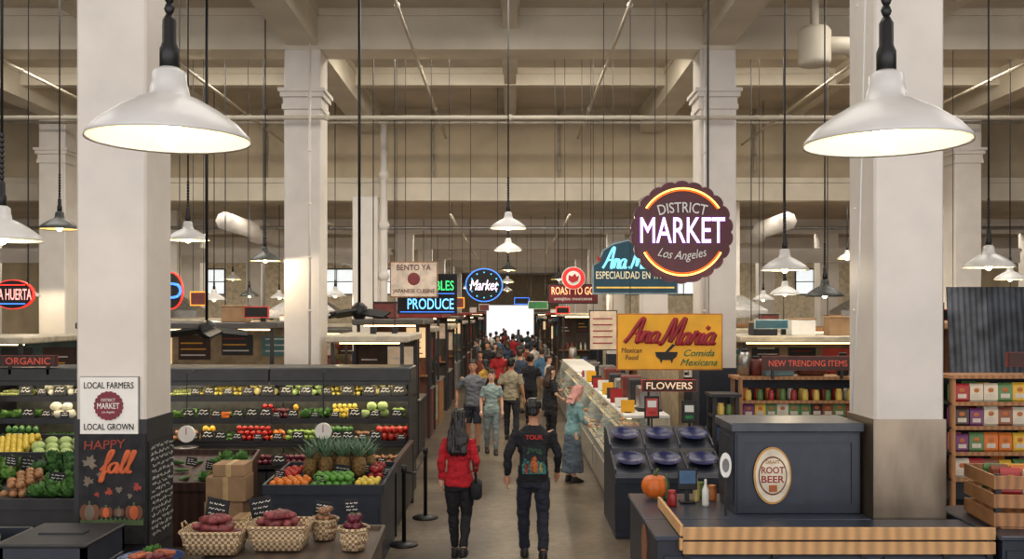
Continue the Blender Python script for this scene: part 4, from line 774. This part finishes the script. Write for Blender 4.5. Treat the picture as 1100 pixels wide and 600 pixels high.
for px,py,c_ in((700,437,redp),(740,442,greenp)):
    thing('framed_card',(PX(px,12.6),12.58,PZ(py,12.6)),[('frame',B().box(-.1,.1,0,.02,-.15,.15),black),('card',B().box(-.08,.08,-.006,0,-.12,.12),[M('card_red',(190,70,60),.5),M('card_dark',(40,50,44),.5)][c_==greenp]),('card_print',B().box(-.06,.06,-.01,-.006,.0,.09),wht),('card_print',B().box(-.05,.05,-.01,-.006,-.09,-.05),c_),('leg',B().box(-.01,.01,.005,.02,-.29,-.15),black)],label='small framed price card on a black holder',cat='framed card')
rack(2.75,3.1,12.6,13.0,(.6,1.0,1.35),1.6,'small dark shelf beside the column',charc,charc)
goods(jars,'jar',2.82,3.05,12.7,1.35,.11,'small jar on the dark shelf','jars on the dark shelf'); goods(ctns,'food_carton',2.82,3.05,12.7,1.0,.13,'small food carton on the dark shelf','cartons on the dark shelf')
# ---------------------------------------------------------------- deli cases along the aisle
def deli(y0,L,foodc,lab):
    t=O('deli_case',None,(1.38,y0,0),label=lab,cat='display case',group='deli cases along the aisle')
    O('base_cabinet',B().box(.05,.9,0,L,0,.55,0,.01).mesh('base_cabinet',M('deli_grey',(150,146,138),.4)),parent=t); O('front_panel',B().box(.02,.05,.03,L-.03,.1,.5).mesh('front_panel',M('deli_panel',(176,170,160),.35,.3)),parent=t)
    O('display_tray',B().box(.05,.9,0.02,L-.02,.56,.62).mesh('display_tray',steel),parent=t)
    g=B().add([(.03,0,.58),(.03,L,.58),(.28,L,1.22),(.28,0,1.22)],[(0,1,2,3)]); O('glass_front',g.mesh('glass_front',glass),parent=t)
    O('case_top',B().box(.26,.92,-.01,L+.01,1.22,1.27,0,.008).mesh('case_top',wht),parent=t)
    O('mid_shelf',B().box(.3,.88,.03,L-.03,.92,.935).mesh('mid_shelf',steel),parent=t)
    for Y in(0,L-.03): O('end_panel',B().add([(.04,Y,.55),(.9,Y,.55),(.9,Y,1.22),(.28,Y,1.22),(.04,Y+.03,.55),(.9,Y+.03,.55),(.9,Y+.03,1.22),(.28,Y+.03,1.22)],[(0,1,2,3),(7,6,5,4),(0,4,5,1),(1,5,6,2),(2,6,7,3),(3,7,4,0)]).mesh('end_panel',glass),parent=t)
    O('light_strip',B().box(.32,.38,.1,L-.1,1.2,1.218).mesh('light_strip',warmst),parent=t)
    O('back_panel',B().box(.9,.92,0,L,.0,1.22).mesh('back_panel',white),parent=t)
    for i in range(int(L/.36)):
        for lv,(xx,zz) in enumerate(((.12,.622),(.36,.937))):
            tr=O('food_tray',B().box(0,.42 if lv else .6,0,.3,0,.03).mesh('food_tray',steel),(1.38+xx,y0+.12+i*.36,zz),label='steel tray of prepared food in the deli case',cat='food tray',group='food trays in the deli cases')
            fb=B(); 
            for q in range(6): fb.sph((R(.07,.35 if lv else .5),R(.05,.25),.045),(R(.04,.07),R(.04,.07),.03),8,5)
            c_=(i*2+lv+foodc)%5
            O('food_heap',fb.mesh('food_heap',M('food_%d'%c_,[(150,50,36),(196,120,70),(200,160,100),(110,60,36),(90,120,50)][c_],.5,scale=20),True),parent=tr)['kind']='stuff'
for y0,L,c_ in((13.4,2.4,0),(15.85,2.4,2),(18.3,2.4,4),(20.75,1.3,1),(23.2,3,3),(26.4,3,0)): deli(y0,L,c_,'pale deli display case with slanted glass front')
for i in range(11):
    thing('menu_card',(1.74+R(-.03,.03),13.7+i*.75,1.272),[('card',B().box(-.1,.1,-.008,.008,0,R(.15,.24)),[yelp,wht,redp,M('card_dark')][i%4]),('card_foot',B().box(-.05,.05,-.03,.03,0,.012),black)],label='small coloured menu card standing on the deli case',cat='menu card',group='menu cards on the deli cases')
for i in range(8):
    thing('countertop_appliance',(2.08,14.05+i*.98,1.272),[('appliance_body',B().box(-.16,.16,-.2,.2,.03,R(.22,.42),0,.02),[steel,charc,M('maroon_box')][i%3]),('appliance_base',B().box(-.18,.18,-.22,.22,0,.03),black)],label='boxy countertop appliance standing on the deli case',cat='appliance',group='appliances on the deli cases')
# ---------------------------------------------------------------- background stalls
mcols=[M('menu_lit',(255,214,160),.5,emit=.7),charc,M('menu_dark',(70,46,38),.6),M('menu_red',(150,50,40),.5,emit=.25),M('menu_teal',(60,100,100),.5,emit=.15),M('menu_cream',(214,190,160),.5,emit=.25)]  # board emission added to make the stalls look warmly lit
def stall(x0,x1,y0,y1,h,roof,cm,rm,bm,lab,lit=1):
    w=x1-x0; dp=y1-y0; parts=[('counter_body',B().box(0,w,0,dp*.5,0,h-.04),cm),('worktop',B().box(-.04,w+.04,-.04,dp*.5,h-.04,h,0,.01),steel)]
    for X in(0,w-.06):
        for Y in(.0,dp-.06): parts.append(('post',B().box(X,X+.06,Y,Y+.06,h if Y==0 else 0,roof),charc))
    parts.append(('canopy',B().box(-.08,w+.08,-.08,dp+.05,roof,roof+.12,0,.02),rm))
    parts.append(('added_canopy_glow',B().box(.1,w-.1,.25,.3,roof-.03,roof),warmst))  # glowing strip added under the canopy to warm the stall, no known fixture
    parts.append(('back_wall',B().box(0,w,dp,dp+.03,0,roof),bm))
    n=max(2,int(w/.7))
    for i in range(n):
        zt=roof-R(.08,.2); zb=roof-R(.5,.75); parts.append(('menu_board',B().box(w*i/n+R(.03,.12),w*(i+1)/n-R(.03,.12),dp-.02,dp,zb,zt),random.choice(mcols)))
        for q in range(3): parts.append(('menu_line',B().box(w*i/n+.14,w*(i+1)/n-R(.14,.3),dp-.028,dp-.02,zb+.08+q*.12,zb+.105+q*.12),random.choice([wht,dkred,yelp])))
    parts.append(('back_shelf',B().box(.05,w-.05,dp-.25,dp-.03,1.35,1.38),wood2))
    for i in range(n): 
        if random.random()<.6: parts.append(('front_panel',B().box(w*i/n+.04,w*(i+1)/n-.04,-.015,0,.1,h-.12),random.choice([charc,steel,brownw,M('menu_teal'),M('tile_cream',(190,180,160),.4)])))
        if w>2.5 and random.random()<.5: parts.append(('hanging_utensil',B().lathe([(0,roof-.42),(.07,roof-.4),(.09,roof-.25),(.02,roof-.22),(.01,roof)],10,(w*(i+.5)/n,.5,0)),random.choice([steel,black,M('maroon_box')]),True))
    thing('market_stall',(x0,y0,0),parts,label=lab,cat='market stall',group='market stalls')
    goods(random.choice([bots,jars]),'bottle',x0+.1,x1-.1,y1-.14,1.38,.16,'bottle standing on the stall back shelf','bottles on stall shelves')
    goods(ctns,'food_carton',x0+.15,x1-.1,y0+dp*.12,h,.25,'food carton standing on the stall counter','cartons on stall counters')
    x=x0+.4
    while x<x1-.4:
        if random.random()<.85:
            k=random.choice((0,1)); mm=random.choice([steel,charc,M('maroon_box'),wht])
            if k: thing('countertop_appliance',(x,y0+dp*.33,h),[('appliance_body',B().box(-.22,.22,-.18,.18,.03,R(.3,.55),0,.02),mm),('appliance_base',B().box(-.24,.24,-.2,.2,0,.03),black)],label='boxy countertop appliance standing on a stall counter',cat='appliance',group='appliances on stall counters')
            else: thing('drink_urn',(x,y0+dp*.33,h),[('urn_body',B().lathe([(0,.05),(.13,.05),(.14,.1),(.14,.4),(.1,.46),(.02,.5),(0,.5)],14),mm,True),('urn_foot',B().lathe([(0,0),(.12,0),(.08,.05),(0,.05)],14),black,True)],label='tall round drink urn on a stall counter',cat='urn',group='urns on stall counters')
        x+=.6
    # goods stored on the canopy
    x=x0+.5
    while x<x1-.3:
        if random.random()<.45:
            hh=R(.15,.4); thing('storage_box',(x,y0+.5,roof+.121),[('box_body',B().box(-.22,.22,-.18,.18,0,hh,0,.01),random.choice([card,wht,charc,M('maroon_box')])),('lid',B().box(-.23,.23,-.19,.19,hh,hh+.03,0,.008),random.choice([card,charc]))],label='storage box stacked on top of a stall canopy',cat='box',group='boxes on stall canopies')
        x+=.7
bw1=M('stall_back_cream',(166,148,120),.7); bw2=M('stall_back_brick',(120,78,58),.7,tex='noise'); bw3=M('stall_back_teal',(84,104,100),.7); bw4=M('stall_back_dark',(74,64,56),.7); cr_=M('canopy_cream',(190,180,160),.6); cd_=M('canopy_dark',(76,72,68),.5)
ys=[(15.3,17.6),(17.9,20.4),(20.7,21.9),(23,26),(26.4,29.4),(31,34),(34.4,37),(38,41),(41.4,44.4),(46,51),(53,59),(61,66)]
for i,(a,b_) in enumerate(ys):
    stall(-2.95,-1.75,a,b_,1.08,[2.25,2.5,2.3,2.6][i%4],[steel,charc,M('maroon_box'),wood2,navy][i%5],[cr_,cd_,cr_,M('canopy_red',(140,44,36),.6)][i%4],[bw4,bw2,bw3][i%3],'small aisle stall with %s canopy'%['cream','dark','cream','red'][i%4])
    if a>29: stall(1.75,2.95,a,b_,1.08,[2.4,2.3,2.6][i%3],[cr_,steel,wood2,navy][i%4],[M('canopy_red'),cr_,tealp,cd_][i%4],[bw2,bw1,bw4][i%3],'small aisle stall with %s canopy'%['red','cream','teal','dark'][i%4])
for i,(a,b_,y) in enumerate(((-7.6,-4.2,16.5),(-12.5,-8.4,16),(4.2,7.0,16.8),(7.6,11.5,15.7),(-7,-4.2,24),(4.2,7.5,24),(-12,-8,26),(8,12.5,26),(-18,-13.5,20),(13,18,20),(-9,-4.5,33),(4.5,9,33))):
    stall(a,b_,y,y+2.2,1.1,[2.45,2.2,2.2][i%3] if i!=3 else 2.45,[steel,charc,navy,wood2][i%4],[cd_,cr_,cr_,wood2][i%4],[bw1,bw3,bw1,bw2][i%4],'wide side-hall stall with %s canopy'%['dark','cream','cream','wooden'][i%4])
struct('trim_2',2.98,3.08,16.5,21.8,0,2.7,bw1)
t,w,h=flat(634,662,334,375,17.4,M('menu_cream'),charc,'backlit menu board hung above the deli case',name='menu_board')
for k in range(5): O('menu_line',B().box(-w*.4,w*.35,-.008,0,-h*.35+k*h*.16,-h*.32+k*h*.16).mesh('menu_line',dkred),parent=t)
# dark awning with neat overlapping corrugated sheets
cm_=[M('corrugated_steel',(88,91,96),.45,.4,var=.3,scale=3),M('corrugated_dark',(64,68,74),.5,.4,var=.3,scale=3)]
def sheet(x,z,w,h,tilt,y):
    n=24; vs=[];fs=[]
    for i in range(n+1):
        for k in(0,h): vs.append((x+w*i/n,y+.01*math.sin(i*math.pi*.6)+k*math.sin(tilt),z+k*math.cos(tilt)))
    for i in range(n): fs.append((i*2,i*2+2,i*2+3,i*2+1))
    return B().add(vs,fs)
w=1.9; zb=PZ(402,14.4)
pr=[('awning_panel',sheet(.0+.62*(i%3),zb+.43*(i//3),.66,.50,.10,-.02-.012*(i%3)+.045*(i//3)),cm_[(i+i//3)%2],True) for i in range(9)]
pr+=[('awning_post',B().box(0,.06,.3,.36,0,2.9),charc),('awning_post',B().box(w-.06,w,.3,.36,0,2.9),charc),('lower_panel',B().box(0,w,.05,.1,0,1.8),charc)]
thing('metal_awning',(PX(1020,14.4),14.4,0),pr,label='weathered dark corrugated sheets cladding a stall front',cat='awning')
thing('paper_bag',(PX(872,13.3),13.35,1.842),[('bag_body',B().box(-.2,.2,-.12,.12,0,.22,0,.04),M('bag_brown',(104,62,44),.8,var=.2),True),('bag_fold',B().box(-.16,.16,-.1,.1,.20,.26,0,.02),M('bag_brown'),True)],label='brown paper bag on top of the grocery rack',cat='bag')
thing('storage_box',(PX(836,13.3),13.35,1.842),[('box_body',B().box(-.2,.2,-.14,.14,0,.2,0,.01),M('box_teal',(96,130,134),.5)),('lid',B().box(-.21,.21,-.15,.15,.2,.23,0,.008),wht)],label='pale teal storage box on the grocery rack',cat='box')
for i,(px,hh) in enumerate(((800,.35),(812,.25),(905,.3),(918,.22))): thing('container',(PX(px,13.35),13.35,1.842),[('container_body',B().lathe([(0,0),(.08,0),(.09,hh*.8),(.05,hh),(0,hh)],14),[steel,M('maroon_box'),charc,wht][i],True),('container_lid',B().lathe([(0,hh),(.06,hh),(.05,hh+.03),(0,hh+.03)],14),black,True)],label='round lidded container on the grocery rack',cat='container',group='containers on the grocery rack')
thing('heat_lamp_cabinet',(-1.72,14.75,0),[('cabinet_body',B().box(-.3,.12,0,.45,0,1.15,0,.01),steel),('glass_box',B().box(-.28,.1,.02,.43,1.15,1.6),glass),('top_cap',B().box(-.3,.12,0,.45,1.6,1.68,0,.01),redp),('heating_element',B().box(-.2,.02,.18,.24,1.55,1.58),neonO)],label='steel food warmer with orange heating glow',cat='food warmer')
# ---------------------------------------------------------------- lights, world, camera
def area(loc,rot,sx,sy,e,col=(1,.95,.88)):
    l=D.lights.new('a','AREA'); l.shape='RECTANGLE'; l.size=sx; l.size_y=sy; l.energy=e; l.color=col
    o=D.objects.new('area_light',l); o.location=loc; o.rotation_euler=rot; C.objects.link(o)
area((0,-3.5,3.2),(math.radians(102),0,0),30,6,560,(1,.96,.94))  # unseen light added behind the camera, stands in for street daylight
for x in(-6.9,0,6.9): area((x,5.5,7.35),(0,0,0),4,4,130)  # unseen ceiling fill added out of frame, this row and the next
for x in(-6.9,0,6.9): area((x,12.6,7.35),(0,0,0),4,2,140)
for x in(-6.9,0,6.9): area((x,16.7,7.45),(math.radians(15),0,0),5,.8,250,(1,.93,.82))  # added fill, hidden from view by the cross beam
for y in(23.6,30.9,38.2): area((0,y,5.6),(0,0,0),36,.6,720,(1,.92,.80))  # fill strips added out of sight behind the rear beams, here and below
for y in(45.6,53,61): area((0,y,5.6),(0,0,0),6,.6,230,(1,.94,.86))
wd=D.worlds.new('W'); S.world=wd; wd.use_nodes=True; bg=wd.node_tree.nodes['Background']; bg.inputs[0].default_value=(.98,.96,1,1); bg.inputs[1].default_value=1.1
cam=D.cameras.new('Camera'); co=D.objects.new('Camera',cam); C.objects.link(co); co.location=(0,0,H); co.rotation_euler=(math.pi/2,0,0)
cam.lens=36*F/1100; cam.sensor_width=36; cam.shift_x=(550-CX)/1100; cam.shift_y=(CY-300)/1100; cam.clip_end=300; S.camera=co
try:
    S.view_settings.view_transform='Standard'; S.view_settings.look='None'
except Exception as e: print(e)
